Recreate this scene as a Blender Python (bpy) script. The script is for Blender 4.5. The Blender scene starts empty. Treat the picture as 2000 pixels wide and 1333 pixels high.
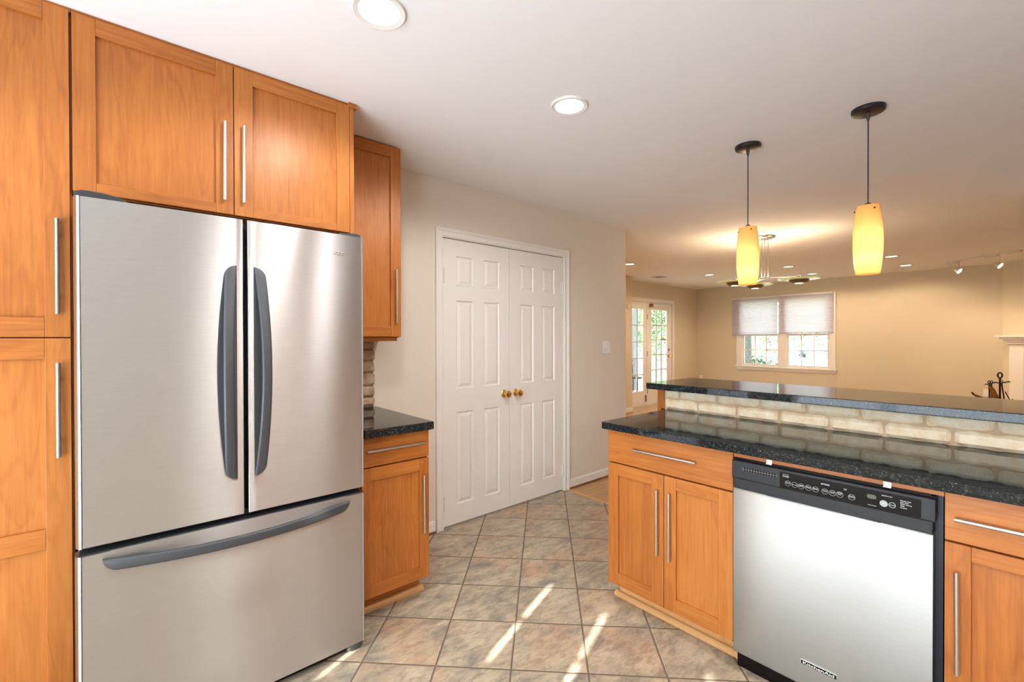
import bpy, bmesh, math, random
from mathutils import Vector, Matrix
random.seed(7)
PI = math.pi
scene = bpy.context.scene
COL = scene.collection

# ------------------------------------------------------------------ camera
CAM_H = 1.335
YAW, PIT, ROL, FPX = 0.8566764, -0.00604, -0.00197, 881.7
F = Vector((math.cos(YAW), math.sin(YAW), 0)); R = Vector((math.sin(YAW), -math.cos(YAW), 0)); D = Vector((0, 0, -1))
def cam_axes():
    cp, sp, cr, sr = math.cos(PIT), math.sin(PIT), math.cos(ROL), math.sin(ROL)
    # rows of (pitch then roll) in (right, down, forward) coordinates
    P_ = Matrix(((1, 0, 0), (0, cp, sp), (0, -sp, cp)))
    L_ = Matrix(((cr, -sr, 0), (sr, cr, 0), (0, 0, 1)))
    M = L_ @ P_
    return [M[i][0]*R + M[i][1]*D + M[i][2]*F for i in range(3)]
cx, cy_, cz = cam_axes()
cam_data = bpy.data.cameras.new('camera')
cam = bpy.data.objects.new('camera', cam_data); COL.objects.link(cam)
cam_data.sensor_width = 36; cam_data.lens = FPX/2000*36; cam_data.clip_start = 0.05; cam_data.clip_end = 300
rot = Matrix((cx, -cy_, -cz)).transposed()
cam.matrix_world = Matrix.Translation((0, 0, CAM_H)) @ rot.to_4x4()
scene.camera = cam

# ------------------------------------------------------------------ colour management, world, sun, window light
vs = scene.view_settings
vs.view_transform = 'Standard'; vs.look = 'None'; vs.gamma = 1; vs.use_curve_mapping = False
vs.exposure = 0.39
W = bpy.data.worlds.new('world'); scene.world = W; W.use_nodes = True
bg = W.node_tree.nodes['Background']; bg.inputs[0].default_value = (0.80, 0.90, 1.0, 1); bg.inputs[1].default_value = 2.0

def light(name, kind, loc, power, color, direction=None, **kw):
    l = bpy.data.lights.new(name, kind); l.energy = power; l.color = color
    for k, v in kw.items(): setattr(l, k, v)
    o = bpy.data.objects.new(name, l); COL.objects.link(o); o.location = loc
    if direction is not None: o.rotation_euler = Vector(direction).to_track_quat('-Z', 'Y').to_euler()
    return o
WX = -1.90                       # plane of the glazed patio door in the left wall
EL = math.radians(27.7); AZ = math.atan2(0.351, 0.936)
sun_dir = Vector((math.cos(EL)*math.cos(AZ), math.cos(EL)*math.sin(AZ), -math.sin(EL)))
light('sun', 'SUN', (-6, -2, 6), 30.0, (1.0, 0.96, 0.91), sun_dir, angle=math.radians(0.5))
WARM = (1.0, 0.73, 0.48); SOFT = (1.0, 0.80, 0.58)
# daylight coming through the blinds of the patio door, as two area lights just inside them
light('patio_door_daylight', 'AREA', (WX+0.06, 1.59, 1.08), 15, (0.95, 0.97, 1.0), (1, 0, 0.0), shape='RECTANGLE', size=0.88, size_y=1.95)
light('patio_door_daylight', 'AREA', (WX+0.06, 0.20, 1.08), 28, (0.95, 0.97, 1.0), (1, 0, 0.0), shape='RECTANGLE', size=1.60, size_y=1.95)
# added area light that brightens the ceiling, standing in for bounce at the door
light('added_ceiling_fill', 'AREA', (WX+0.42, 0.62, 0.55), 50, (0.66, 0.83, 1.0), (0.75, 0, 1.0), shape='RECTANGLE', size=2.5, size_y=0.9)

# ------------------------------------------------------------------ helpers
class MB:
    """collects shapes in world coordinates; build() makes one mesh object"""
    def __init__(s): s.v = []; s.f = []; s.m = []
    def add(s, verts, faces, mi=0):
        n = len(s.v); s.v += [Vector(v) for v in verts]; s.f += [tuple(i+n for i in f) for f in faces]; s.m += [mi]*len(faces); return s
    def box(s, x0, x1, y0, y1, z0, z1, mi=0):
        x0, x1 = sorted((x0, x1)); y0, y1 = sorted((y0, y1)); z0, z1 = sorted((z0, z1))
        e = .00008*((len(s.f)//6) % 5)     # keeps the faces of crossing bars out of one plane
        if min(x1-x0, y1-y0, z1-z0) > .002: x0 += e; x1 -= e; y0 += e; y1 -= e; z0 += e; z1 -= e
        v = [(x0,y0,z0),(x1,y0,z0),(x1,y1,z0),(x0,y1,z0),(x0,y0,z1),(x1,y0,z1),(x1,y1,z1),(x0,y1,z1)]
        return s.add(v, [(3,2,1,0),(4,5,6,7),(0,1,5,4),(1,2,6,5),(2,3,7,6),(3,0,4,7)], mi)
    def obox(s, c, ax, ay, az, hx, hy, hz, mi=0):
        c = Vector(c); ax, ay, az = Vector(ax).normalized(), Vector(ay).normalized(), Vector(az).normalized()
        v = [c + ax*(hx*i) + ay*(hy*j) + az*(hz*k) for k in (-1,1) for i, j in ((-1,-1),(1,-1),(1,1),(-1,1))]
        return s.add(v, [(3,2,1,0),(4,5,6,7),(0,1,5,4),(1,2,6,5),(2,3,7,6),(3,0,4,7)], mi)
    def prism(s, pts, axis, lo, hi, mi=0):
        """pts: 2D polygon (ccw) in the two other axes in xyz order"""
        def mk(p, t):
            if axis == 'x': return (t, p[0], p[1])
            if axis == 'y': return (p[0], t, p[1])
            return (p[0], p[1], t)
        n = len(pts); v = [mk(p, lo) for p in pts] + [mk(p, hi) for p in pts]
        f = [tuple(range(n-1, -1, -1)), tuple(range(n, 2*n))] + [(i, (i+1) % n, n+(i+1) % n, n+i) for i in range(n)]
        return s.add(v, f, mi)
    def sweep(s, path, prof, up, mi=0, closed=False, scales=None):
        """prof: list of (a,b); a along side axis, b along up"""
        path = [Vector(p) for p in path]; n = len(path); k = len(prof); vv = []
        for i, p in enumerate(path):
            t = (path[min(i+1, n-1)] - path[max(i-1, 0)]).normalized()
            u = Vector(up); side = t.cross(u)
            if side.length < 1e-5: u = Vector((0.3, 1, 0.1)); side = t.cross(u)
            side.normalize(); u = side.cross(t).normalized()
            sc = scales[i] if scales else 1
            for a, b in prof: vv.append(p + side*(a*sc) + u*(b*sc))
        f = []
        for i in range(n-1):
            for j in range(k):
                f.append((i*k+j, i*k+(j+1) % k, (i+1)*k+(j+1) % k, (i+1)*k+j))
        f.append(tuple(range(k-1, -1, -1))); f.append(tuple((n-1)*k+j for j in range(k)))
        return s.add(vv, f, mi)
    def tube(s, path, r, seg=12, mi=0, up=(0,0,1), scales=None):
        p = [Vector(q) for q in path]
        d = (p[-1]-p[0]).normalized()
        if abs(d.dot(Vector(up))) > 0.95: up = (0, 1, 0) if abs(d.y) < 0.9 else (1, 0, 0)
        prof = [(r*math.cos(2*PI*j/seg), r*math.sin(2*PI*j/seg)) for j in range(seg)]
        return s.sweep(path, prof, up, mi, scales=scales)
    def lathe(s, prof, c, axis=(0,0,1), seg=32, mi=0, closed=False):
        a = Vector(axis).normalized(); h = Vector((1,0,0)) if abs(a.x) < 0.9 else Vector((0,1,0))
        u = a.cross(h).normalized(); w = a.cross(u); c = Vector(c); vv = []; n = len(prof)
        for r, z in prof:
            for j in range(seg):
                t = 2*PI*j/seg; vv.append(c + a*z + u*(r*math.cos(t)) + w*(r*math.sin(t)))
        f = []
        rng = n if closed else n-1
        for i in range(rng):
            for j in range(seg):
                i2 = (i+1) % n
                f.append((i*seg+j, i*seg+(j+1) % seg, i2*seg+(j+1) % seg, i2*seg+j))
        if not closed:
            if prof[0][0] > 1e-4: f.append(tuple(range(seg-1, -1, -1)))
            if prof[-1][0] > 1e-4: f.append(tuple((n-1)*seg+j for j in range(seg)))
        return s.add(vv, f, mi)
    def build(s, name, mats, parent=None, loc=None, bevel=0, smooth=False, label=None, bseg=2):
        base = BASE[parent] if parent is not None else Vector(loc if loc is not None else (0, 0, 0))
        me = bpy.data.meshes.new(name)
        me.from_pydata([tuple(v-base) for v in s.v], [], s.f)
        bm = bmesh.new(); bm.from_mesh(me)
        bmesh.ops.remove_doubles(bm, verts=bm.verts, dist=1e-6)
        bmesh.ops.recalc_face_normals(bm, faces=bm.faces)
        bm.to_mesh(me); bm.free()
        if not isinstance(mats, (list, tuple)): mats = [mats]
        for m in mats: me.materials.append(m)
        if len(s.m) == len(me.polygons): me.polygons.foreach_set('material_index', s.m)
        o = bpy.data.objects.new(name, me); COL.objects.link(o)
        if parent is not None: o.parent = parent
        else: o.location = base
        BASE[o] = base
        if bevel:
            b = o.modifiers.new('bevel', 'BEVEL'); b.width = bevel; b.segments = bseg; b.limit_method = 'ANGLE'; b.angle_limit = math.radians(35)
        if smooth:
            for p in me.polygons: p.use_smooth = True
            me.set_sharp_from_angle(angle=math.radians(38))
        if label: o['label'] = label
        return o
BASE = {}
def tag(o, label, cat, group=None):
    o['label'] = label; o['category'] = cat
    if group: o['group'] = group
    return o
def thing(name, label, cat, loc, group=None):
    o = bpy.data.objects.new(name, None); COL.objects.link(o); o.location = loc; o.empty_display_size = 0.1
    BASE[o] = Vector(loc); tag(o, label, cat, group); return o
def struct(mb, name, mats, loc=(0,0,0), **k):
    o = mb.build(name, mats, None, loc, **k); o['kind'] = 'structure'; return o
def struct_empty(name, loc):
    o = bpy.data.objects.new(name, None); COL.objects.link(o); o.location = loc; BASE[o] = Vector(loc); o['kind'] = 'structure'; return o
def copy_thing(o, loc, label):
    c = o.copy(); COL.objects.link(c); c.location = loc; c['label'] = label; BASE[c] = Vector(loc)
    for ch in list(o.children):
        d = ch.copy(); COL.objects.link(d); d.parent = c
        for g in list(ch.children):
            e = g.copy(); COL.objects.link(e); e.parent = d
    return c
def text(name, body, parent, origin, right, up, h, mat, align='LEFT', depth=0.0003, bold=0.0, width=None, font_shear=0):
    cu = bpy.data.curves.new(name, 'FONT'); cu.body = body; cu.size = 1.0; cu.align_x = align; cu.align_y = 'CENTER'; cu.offset = bold; cu.resolution_u = 3
    t = bpy.data.objects.new(name+'_tmp', cu); COL.objects.link(t)
    bpy.context.view_layer.update()
    me = bpy.data.meshes.new_from_object(t.evaluated_get(bpy.context.evaluated_depsgraph_get()))
    bpy.data.objects.remove(t)
    sx = h; 
    if width:
        w = max(v.co.x for v in me.vertices) - min(v.co.x for v in me.vertices); sx = width/w
    r_, u_ = Vector(right).normalized(), Vector(up).normalized(); n_ = r_.cross(u_); b = BASE[parent]
    for v in me.vertices: v.co = Vector(origin) - b + r_*(v.co.x*sx) + u_*(v.co.y*h) + n_*depth
    me.materials.clear(); me.materials.append(mat)
    o = bpy.data.objects.new(name, me); COL.objects.link(o); o.parent = parent; BASE[o] = b
    return o

# ------------------------------------------------------------------ materials
def newmat(name):
    m = bpy.data.materials.new(name); m.use_nodes = True; nt = m.node_tree; b = nt.nodes['Principled BSDF']; return m, nt, b
def N(nt, t, **k):
    n = nt.nodes.new(t)
    for a, v in k.items():
        if a in n.inputs.keys() if isinstance(a, str) else False: n.inputs[a].default_value = v
        else: setattr(n, a, v)
    return n
def plain(name, col, rough=0.5, metal=0.0, spec=0.5, coat=0.0, noise=0.0, nscale=8, bump=0.0, bscale=200):
    m, nt, b = newmat(name)
    b.inputs['Base Color'].default_value = (*col, 1); b.inputs['Roughness'].default_value = rough; b.inputs['Metallic'].default_value = metal
    b.inputs['Specular IOR Level'].default_value = spec; b.inputs['Coat Weight'].default_value = coat; b.inputs['Coat Roughness'].default_value = 0.1
    tc = nt.nodes.new('ShaderNodeTexCoord')
    if noise:
        n = nt.nodes.new('ShaderNodeTexNoise'); n.inputs['Scale'].default_value = nscale; n.inputs['Detail'].default_value = 4
        nt.links.new(tc.outputs['Object'], n.inputs['Vector'])
        mx = nt.nodes.new('ShaderNodeMixRGB'); mx.blend_type = 'MULTIPLY'; mx.inputs[0].default_value = 1
        mx.inputs[1].default_value = (*col, 1)
        mr = nt.nodes.new('ShaderNodeMapRange'); mr.inputs['From Min'].default_value = .3; mr.inputs['From Max'].default_value = .7
        mr.inputs['To Min'].default_value = 1-noise; mr.inputs['To Max'].default_value = 1+noise*.3
        nt.links.new(n.outputs['Fac'], mr.inputs['Value']); nt.links.new(mr.outputs[0], mx.inputs[2]); nt.links.new(mx.outputs[0], b.inputs['Base Color'])
    if bump:
        n2 = nt.nodes.new('ShaderNodeTexNoise'); n2.inputs['Scale'].default_value = bscale; nt.links.new(tc.outputs['Object'], n2.inputs['Vector'])
        bp = nt.nodes.new('ShaderNodeBump'); bp.inputs['Strength'].default_value = bump; bp.inputs['Distance'].default_value = 0.002
        nt.links.new(n2.outputs['Fac'], bp.inputs['Height']); nt.links.new(bp.outputs[0], b.inputs['Normal'])
    return m
def ramp(nt, stops):
    r = nt.nodes.new('ShaderNodeValToRGB'); e = r.color_ramp.elements
    e[0].position, e[0].color = stops[0][0], (*stops[0][1], 1); e[1].position, e[1].color = stops[-1][0], (*stops[-1][1], 1)
    for p, c in stops[1:-1]:
        x = e.new(p); x.color = (*c, 1)
    return r
def wood(name, axis, dark=(0.275,0.076,0.014), mid=(0.445,0.150,0.029), lite=(0.58,0.235,0.058), rough=0.40, freq=1.0):
    m, nt, b = newmat(name); L = nt.links
    tc = nt.nodes.new('ShaderNodeTexCoord'); oi = nt.nodes.new('ShaderNodeObjectInfo')
    ad = nt.nodes.new('ShaderNodeVectorMath'); ad.operation = 'ADD'
    sc = nt.nodes.new('ShaderNodeVectorMath'); sc.operation = 'SCALE'; sc.inputs['Scale'].default_value = 7.0
    cb = nt.nodes.new('ShaderNodeCombineXYZ')
    for i in range(3): L.new(oi.outputs['Random'], cb.inputs[i])
    L.new(cb.outputs[0], sc.inputs[0]); L.new(tc.outputs['Object'], ad.inputs[0]); L.new(sc.outputs[0], ad.inputs[1])
    def mp(a, l):
        mpn = nt.nodes.new('ShaderNodeMapping'); s_ = [a*freq]*3; s_['xyz'.index(axis)] = l*freq; mpn.inputs['Scale'].default_value = s_
        L.new(ad.outputs[0], mpn.inputs['Vector']); return mpn
    n1 = nt.nodes.new('ShaderNodeTexNoise'); n1.inputs['Scale'].default_value = 1; n1.inputs['Detail'].default_value = 3; n1.inputs['Distortion'].default_value = 1.2
    L.new(mp(5.5, 0.9).outputs[0], n1.inputs['Vector'])
    # cathedral rings: bands of the slow noise
    ml = nt.nodes.new('ShaderNodeMath'); ml.operation = 'MULTIPLY'; ml.inputs[1].default_value = 34
    sn = nt.nodes.new('ShaderNodeMath'); sn.operation = 'SINE'; L.new(n1.outputs['Fac'], ml.inputs[0]); L.new(ml.outputs[0], sn.inputs[0])
    n2 = nt.nodes.new('ShaderNodeTexNoise'); n2.inputs['Scale'].default_value = 1; n2.inputs['Detail'].default_value = 5; n2.inputs['Roughness'].default_value = .7
    L.new(mp(90, 4).outputs[0], n2.inputs['Vector'])
    n3 = nt.nodes.new('ShaderNodeTexNoise'); n3.inputs['Scale'].default_value = 1; n3.inputs['Detail'].default_value = 2
    L.new(mp(6, 2.2).outputs[0], n3.inputs['Vector'])
    def mad(x, k, c):
        q = nt.nodes.new('ShaderNodeMath'); q.operation = 'MULTIPLY_ADD'; q.inputs[1].default_value = k; q.inputs[2].default_value = c; L.new(x, q.inputs[0]); return q.outputs[0]
    def addm(x, y):
        q = nt.nodes.new('ShaderNodeMath'); q.operation = 'ADD'; L.new(x, q.inputs[0]); L.new(y, q.inputs[1]); return q.outputs[0]
    fac = addm(addm(mad(sn.outputs[0], .050, 0), mad(n2.outputs['Fac'], .85, -.425)), mad(n3.outputs['Fac'], .55, .22))
    fac = addm(fac, mad(oi.outputs['Random'], .22, -.11))
    # thin darker growth lines
    pw = nt.nodes.new('ShaderNodeMath'); pw.operation = 'POWER'; pw.inputs[1].default_value = 7; L.new(mad(sn.outputs[0], .5, .5), pw.inputs[0])
    fac = addm(fac, mad(pw.outputs[0], -.17, .02))
    r = ramp(nt, [(0.05, dark), (0.5, mid), (0.95, lite)]); L.new(fac, r.inputs[0]); L.new(r.outputs[0], b.inputs['Base Color'])
    b.inputs['Roughness'].default_value = rough; b.inputs['Specular IOR Level'].default_value = 0.34
    bp = nt.nodes.new('ShaderNodeBump'); bp.inputs['Strength'].default_value = .05; bp.inputs['Distance'].default_value = .001
    L.new(n2.outputs['Fac'], bp.inputs['Height']); L.new(bp.outputs[0], b.inputs['Normal'])
    return m
WZ = wood('cherry_wood_upright_grain', 'z'); WXm = wood('cherry_wood_crosswise_grain', 'x'); WY = wood('cherry_wood_lengthwise_grain', 'y')
OAKX = wood('oak_strip_x', 'x', (.42,.20,.075), (.60,.33,.13), (.70,.42,.19)); OAKY = wood('oak_strip_y', 'y', (.46,.23,.085), (.66,.37,.15), (.76,.47,.22))
DARKW = wood('shoe_moulding_dark', 'x', (.16,.075,.03), (.25,.12,.05), (.33,.17,.08))

def steel(name, tangent, rough=0.30, col=(0.60, 0.59, 0.57), aniso=1.0, brush='x'):
    m, nt, b = newmat(name); L = nt.links
    b.inputs['Metallic'].default_value = 1; b.inputs['Anisotropic'].default_value = aniso
    cb = nt.nodes.new('ShaderNodeCombineXYZ')
    for i in range(3): cb.inputs[i].default_value = tangent[i]
    L.new(cb.outputs[0], b.inputs['Tangent'])
    tc = nt.nodes.new('ShaderNodeTexCoord'); mp = nt.nodes.new('ShaderNodeMapping')
    s_ = [900, 900, 900]; s_['xyz'.index(brush)] = 14; mp.inputs['Scale'].default_value = s_
    n = nt.nodes.new('ShaderNodeTexNoise'); n.inputs['Scale'].default_value = 1; n.inputs['Detail'].default_value = 3
    L.new(tc.outputs['Object'], mp.inputs[0]); L.new(mp.outputs[0], n.inputs['Vector'])
    mr = nt.nodes.new('ShaderNodeMapRange'); mr.inputs['To Min'].default_value = rough-.03; mr.inputs['To Max'].default_value = rough+.04
    L.new(n.outputs['Fac'], mr.inputs['Value']); L.new(mr.outputs[0], b.inputs['Roughness'])
    r = ramp(nt, [(0.2, tuple(c*.93 for c in col)), (0.8, tuple(min(1, c*1.05) for c in col))]); L.new(n.outputs['Fac'], r.inputs[0]); L.new(r.outputs[0], b.inputs['Base Color'])
    return m
STEEL_F = steel('brushed_steel_fridge', (0, 0, 1), 0.32, (0.55, 0.555, 0.555), brush='x')
STEEL_D = steel('brushed_steel_dishwasher', (0, 0, 1), 0.32, (0.355, 0.35, 0.325), brush='y')
NICKEL = plain('satin_nickel', (0.62, 0.60, 0.57), 0.28, 1.0)
CHROME = plain('chrome', (0.8, 0.8, 0.8), 0.12, 1.0)
BRASS = plain('polished_brass', (0.80, 0.52, 0.18), 0.14, 1.0)
ANT_BRASS = plain('aged_brass', (0.35, 0.24, 0.11), 0.35, 1.0)
GREYP = plain('grey_handle_plastic', (0.060, 0.064, 0.070), 0.40, 0.30, bump=.15, bscale=900)
DARKP = plain('dark_grey_plastic', (0.030, 0.032, 0.035), 0.45)
BLACKP = plain('black_gloss_plastic', (0.006, 0.004, 0.004), 0.18, spec=.18)
BLACKPANEL = plain('black_textured_panel', (0.014, 0.015, 0.017), 0.36, spec=.35, bump=.2, bscale=1200)
GASKET = plain('black_gasket', (0.01, 0.01, 0.011), 0.6)
LCD = plain('lcd_window', (0.10, 0.12, 0.10), 0.15)
INK = plain('white_print', (0.75, 0.75, 0.72), 0.5)
INKG = plain('grey_print', (0.40, 0.40, 0.39), 0.5)
BTN = plain('grey_button', (0.36, 0.38, 0.38), 0.35)
IRON = plain('black_iron', (0.012, 0.011, 0.010), 0.5, 0.4)
LEATHER = plain('brown_leather', (0.30, 0.11, 0.035), 0.5, noise=.35, nscale=20)
BRONZE = plain('dark_bronze', (0.030, 0.026, 0.026), 0.35, 0.5)
WALL = plain('cream_wall_paint', (0.75, 0.685, 0.59), 0.75, spec=.25, bump=.05, bscale=350)
WALL2 = plain('tan_wall_paint', (0.69, 0.615, 0.475), 0.75, spec=.25, bump=.05, bscale=350)
CEIL = plain('ceiling_paint', (0.88, 0.88, 0.88), 0.85, spec=.2, bump=.04, bscale=300)
TRIM = plain('white_trim_paint', (0.86, 0.83, 0.79), 0.35, bump=.02, bscale=120)
DOORP = plain('white_door_paint', (0.85, 0.825, 0.785), 0.32, bump=.04, bscale=90)
PLATE = plain('white_switch_plastic', (0.88, 0.87, 0.83), 0.35)
VENTM = plain('white_vent_metal', (0.62, 0.57, 0.50), 0.5)
GRILLE = plain('vent_slot_grey', (0.20, 0.20, 0.20), 0.5, 0.3)
BADGEM = plain('badge_silver', (0.75, 0.74, 0.72), 0.2, 1.0)
BRASSG = plain('hinge_white', (0.82, 0.80, 0.77), 0.3)

def emit(name, col, s):
    m, nt, b = newmat(name); b.inputs['Base Color'].default_value = (*col, 1); b.inputs['Emission Color'].default_value = (*col, 1); b.inputs['Emission Strength'].default_value = s; return m
LENS_K = emit('kitchen_lamp_glow', (1.0, 0.93, 0.82), 6.0)
LENS_F = emit('far_lamp_glow', (1.0, 0.84, 0.62), 5.0)
BULB = emit('bulb_glow', (1.0, 0.80, 0.50), 14.0)
SPOTB = emit('track_lamp_glow', (1.0, 0.82, 0.58), 16.0)

def granite(name):
    m, nt, b = newmat(name); L = nt.links
    tc = nt.nodes.new('ShaderNodeTexCoord')
    v = nt.nodes.new('ShaderNodeTexVoronoi'); v.inputs['Scale'].default_value = 330
    wv = nt.nodes.new('ShaderNodeTexNoise'); wv.inputs['Scale'].default_value = 120; wv.inputs['Detail'].default_value = 2
    mxv = nt.nodes.new('ShaderNodeVectorMath'); mxv.operation = 'MULTIPLY_ADD'; mxv.inputs[1].default_value = (.006, .006, .006)
    L.new(tc.outputs['Object'], wv.inputs['Vector']); L.new(wv.outputs['Color'], mxv.inputs[0]); L.new(tc.outputs['Object'], mxv.inputs[2]); L.new(mxv.outputs[0], v.inputs['Vector'])
    n = nt.nodes.new('ShaderNodeTexNoise'); n.inputs['Scale'].default_value = 110; n.inputs['Detail'].default_value = 6; n.inputs['Roughness'].default_value = .7
    L.new(tc.outputs['Object'], n.inputs['Vector'])
    r0 = ramp(nt, [(0.36, (.006,.007,.008)), (0.50, (.011,.014,.015)), (0.62, (.032,.039,.040)), (0.72, (.065,.075,.073))]); L.new(n.outputs['Fac'], r0.inputs[0])
    s1 = nt.nodes.new('ShaderNodeSeparateColor'); L.new(v.outputs['Color'], s1.inputs[0])
    r1 = ramp(nt, [(0.968, (0,0,0)), (0.985, (1,1,1))]); L.new(s1.outputs[0], r1.inputs[0])
    mx = nt.nodes.new('ShaderNodeMixRGB'); mx.inputs[2].default_value = (.16,.155,.13,1); L.new(r1.outputs[0], mx.inputs[0]); L.new(r0.outputs[0], mx.inputs[1])
    L.new(mx.outputs[0], b.inputs['Base Color']); b.inputs['Roughness'].default_value = 0.04; b.inputs['Specular IOR Level'].default_value = 0.27
    return m
GRAN = granite('dark_speckled_granite')

def brick_mat(name, a, b_, c, mortar=False):
    m, nt, b = newmat(name); L = nt.links
    tc = nt.nodes.new('ShaderNodeTexCoord')
    n = nt.nodes.new('ShaderNodeTexNoise'); n.inputs['Scale'].default_value = 16; n.inputs['Detail'].default_value = 8; n.inputs['Roughness'].default_value = .65
    n2 = nt.nodes.new('ShaderNodeTexNoise'); n2.inputs['Scale'].default_value = 90; n2.inputs['Detail'].default_value = 5
    L.new(tc.outputs['Object'], n.inputs['Vector']); L.new(tc.outputs['Object'], n2.inputs['Vector'])
    r = ramp(nt, [(0.30, a), (0.5, b_), (0.66, c)]); L.new(n.outputs['Fac'], r.inputs[0]); L.new(r.outputs[0], b.inputs['Base Color'])
    b.inputs['Roughness'].default_value = .85
    bp = nt.nodes.new('ShaderNodeBump'); bp.inputs['Strength'].default_value = .5; bp.inputs['Distance'].default_value = .003
    ad = nt.nodes.new('ShaderNodeMath'); L.new(n.outputs['Fac'], ad.inputs[0]); L.new(n2.outputs['Fac'], ad.inputs[1]); L.new(ad.outputs[0], bp.inputs['Height'])
    L.new(bp.outputs[0], b.inputs['Normal']); return m
BRICK = brick_mat('whitewashed_brick', (.83,.67,.43), (.93,.81,.59), (.97,.92,.76))
MORTAR = brick_mat('tan_mortar', (.56,.42,.27), (.66,.51,.34), (.74,.60,.42))
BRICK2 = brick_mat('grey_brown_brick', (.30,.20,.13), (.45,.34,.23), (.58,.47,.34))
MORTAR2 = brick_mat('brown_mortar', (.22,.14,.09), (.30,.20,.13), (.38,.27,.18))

def tile_mat():
    m, nt, b = newmat('slate_look_floor_tile'); L = nt.links
    tc = nt.nodes.new('ShaderNodeTexCoord'); sx = nt.nodes.new('ShaderNodeSeparateXYZ'); L.new(tc.outputs['Object'], sx.inputs[0])
    def M_(op, a, c=None, k=None):
        q = nt.nodes.new('ShaderNodeMath'); q.operation = op
        for i, x in enumerate((a, c, k)):
            if x is None: continue
            if isinstance(x, (int, float)): q.inputs[i].default_value = x
            else: L.new(x, q.inputs[i])
        return q.outputs[0]
    s_ = M_('DIVIDE', M_('SUBTRACT', M_('ADD', sx.outputs[0], sx.outputs[1]), 2.983), 0.4315)
    t_ = M_('DIVIDE', M_('ADD', M_('SUBTRACT', sx.outputs[0], sx.outputs[1]), 0.191), 0.4360)
    fs, ft = M_('FRACT', s_), M_('FRACT', t_)
    es = M_('MINIMUM', fs, M_('SUBTRACT', 1.0, fs)); et = M_('MINIMUM', ft, M_('SUBTRACT', 1.0, ft)); e = M_('MINIMUM', es, et)
    cb = nt.nodes.new('ShaderNodeCombineXYZ'); L.new(M_('FLOOR', s_), cb.inputs[0]); L.new(M_('FLOOR', t_), cb.inputs[1])
    wn = nt.nodes.new('ShaderNodeTexWhiteNoise'); wn.noise_dimensions = '3D'; L.new(cb.outputs[0], wn.inputs['Vector'])
    # per-tile offset and direction of the stone figure
    off = nt.nodes.new('ShaderNodeVectorMath'); off.operation = 'SCALE'; off.inputs['Scale'].default_value = 23; L.new(wn.outputs['Color'], off.inputs[0])
    ad = nt.nodes.new('ShaderNodeVectorMath'); L.new(tc.outputs['Object'], ad.inputs[0]); L.new(off.outputs[0], ad.inputs[1])
    mp = nt.nodes.new('ShaderNodeMapping'); mp.inputs['Scale'].default_value = (1.0, 2.2, 1); mp.inputs['Rotation'].default_value = (0, 0, 0.35); L.new(ad.outputs[0], mp.inputs[0])
    n1 = nt.nodes.new('ShaderNodeTexNoise'); n1.inputs['Scale'].default_value = 5.5; n1.inputs['Detail'].default_value = 10; n1.inputs['Roughness'].default_value = .66; n1.inputs['Distortion'].default_value = .35
    n2 = nt.nodes.new('ShaderNodeTexNoise'); n2.inputs['Scale'].default_value = 4; n2.inputs['Detail'].default_value = 5; n2.inputs['Distortion'].default_value = .5
    n3 = nt.nodes.new('ShaderNodeTexNoise'); n3.inputs['Scale'].default_value = 14; n3.inputs['Detail'].default_value = 10; n3.inputs['Roughness'].default_value = .75; n3.inputs['Distortion'].default_value = .5
    L.new(mp.outputs[0], n1.inputs['Vector']); L.new(ad.outputs[0], n2.inputs['Vector']); L.new(mp.outputs[0], n3.inputs['Vector'])
    r1 = ramp(nt, [(0.30, (.20,.19,.17)), (0.43, (.345,.295,.222)), (0.55, (.45,.375,.27)), (0.68, (.55,.475,.36))]); L.new(n1.outputs['Fac'], r1.inputs[0])
    r2 = ramp(nt, [(0.44, (0,0,0)), (0.66, (1,1,1))]); L.new(n2.outputs['Fac'], r2.inputs[0])
    mx = nt.nodes.new('ShaderNodeMixRGB'); mx.inputs[2].default_value = (.50,.30,.185,1)
    sw = nt.nodes.new('ShaderNodeSeparateColor'); L.new(wn.outputs['Color'], sw.inputs[0])
    L.new(M_('MULTIPLY', r2.outputs[0], M_('MULTIPLY', sw.outputs[1], 0.85)), mx.inputs[0]); L.new(r1.outputs[0], mx.inputs[1])
    r3 = ramp(nt, [(0.40, (.62,.62,.62)), (0.52, (1,1,1)), (0.68, (1.22,1.2,1.16))]); L.new(n3.outputs['Fac'], r3.inputs[0])
    m2 = nt.nodes.new('ShaderNodeMixRGB'); m2.blend_type = 'MULTIPLY'; m2.inputs[0].default_value = .75; L.new(mx.outputs[0], m2.inputs[1]); L.new(r3.outputs[0], m2.inputs[2])
    g = nt.nodes.new('ShaderNodeMapRange'); g.interpolation_type = 'SMOOTHSTEP'; g.inputs['From Min'].default_value = .0095; g.inputs['From Max'].default_value = .0135; L.new(e, g.inputs['Value'])
    m3 = nt.nodes.new('ShaderNodeMixRGB'); m3.inputs[1].default_value = (.155,.115,.08,1); L.new(g.outputs[0], m3.inputs[0]); L.new(m2.outputs[0], m3.inputs[2])
    L.new(m3.outputs[0], b.inputs['Base Color'])
    rr = M_('MULTIPLY_ADD', g.outputs[0], -.45, .85); L.new(rr, b.inputs['Roughness'])
    hh = nt.nodes.new('ShaderNodeMapRange'); hh.interpolation_type = 'SMOOTHSTEP'; hh.inputs['From Min'].default_value = .006; hh.inputs['From Max'].default_value = .024; L.new(e, hh.inputs['Value'])
    bp = nt.nodes.new('ShaderNodeBump'); bp.inputs['Strength'].default_value = .6; bp.inputs['Distance'].default_value = .003
    L.new(M_('MULTIPLY_ADD', n3.outputs['Fac'], .25, hh.outputs[0]), bp.inputs['Height']); L.new(bp.outputs[0], b.inputs['Normal'])
    return m
TILE = tile_mat()
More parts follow.
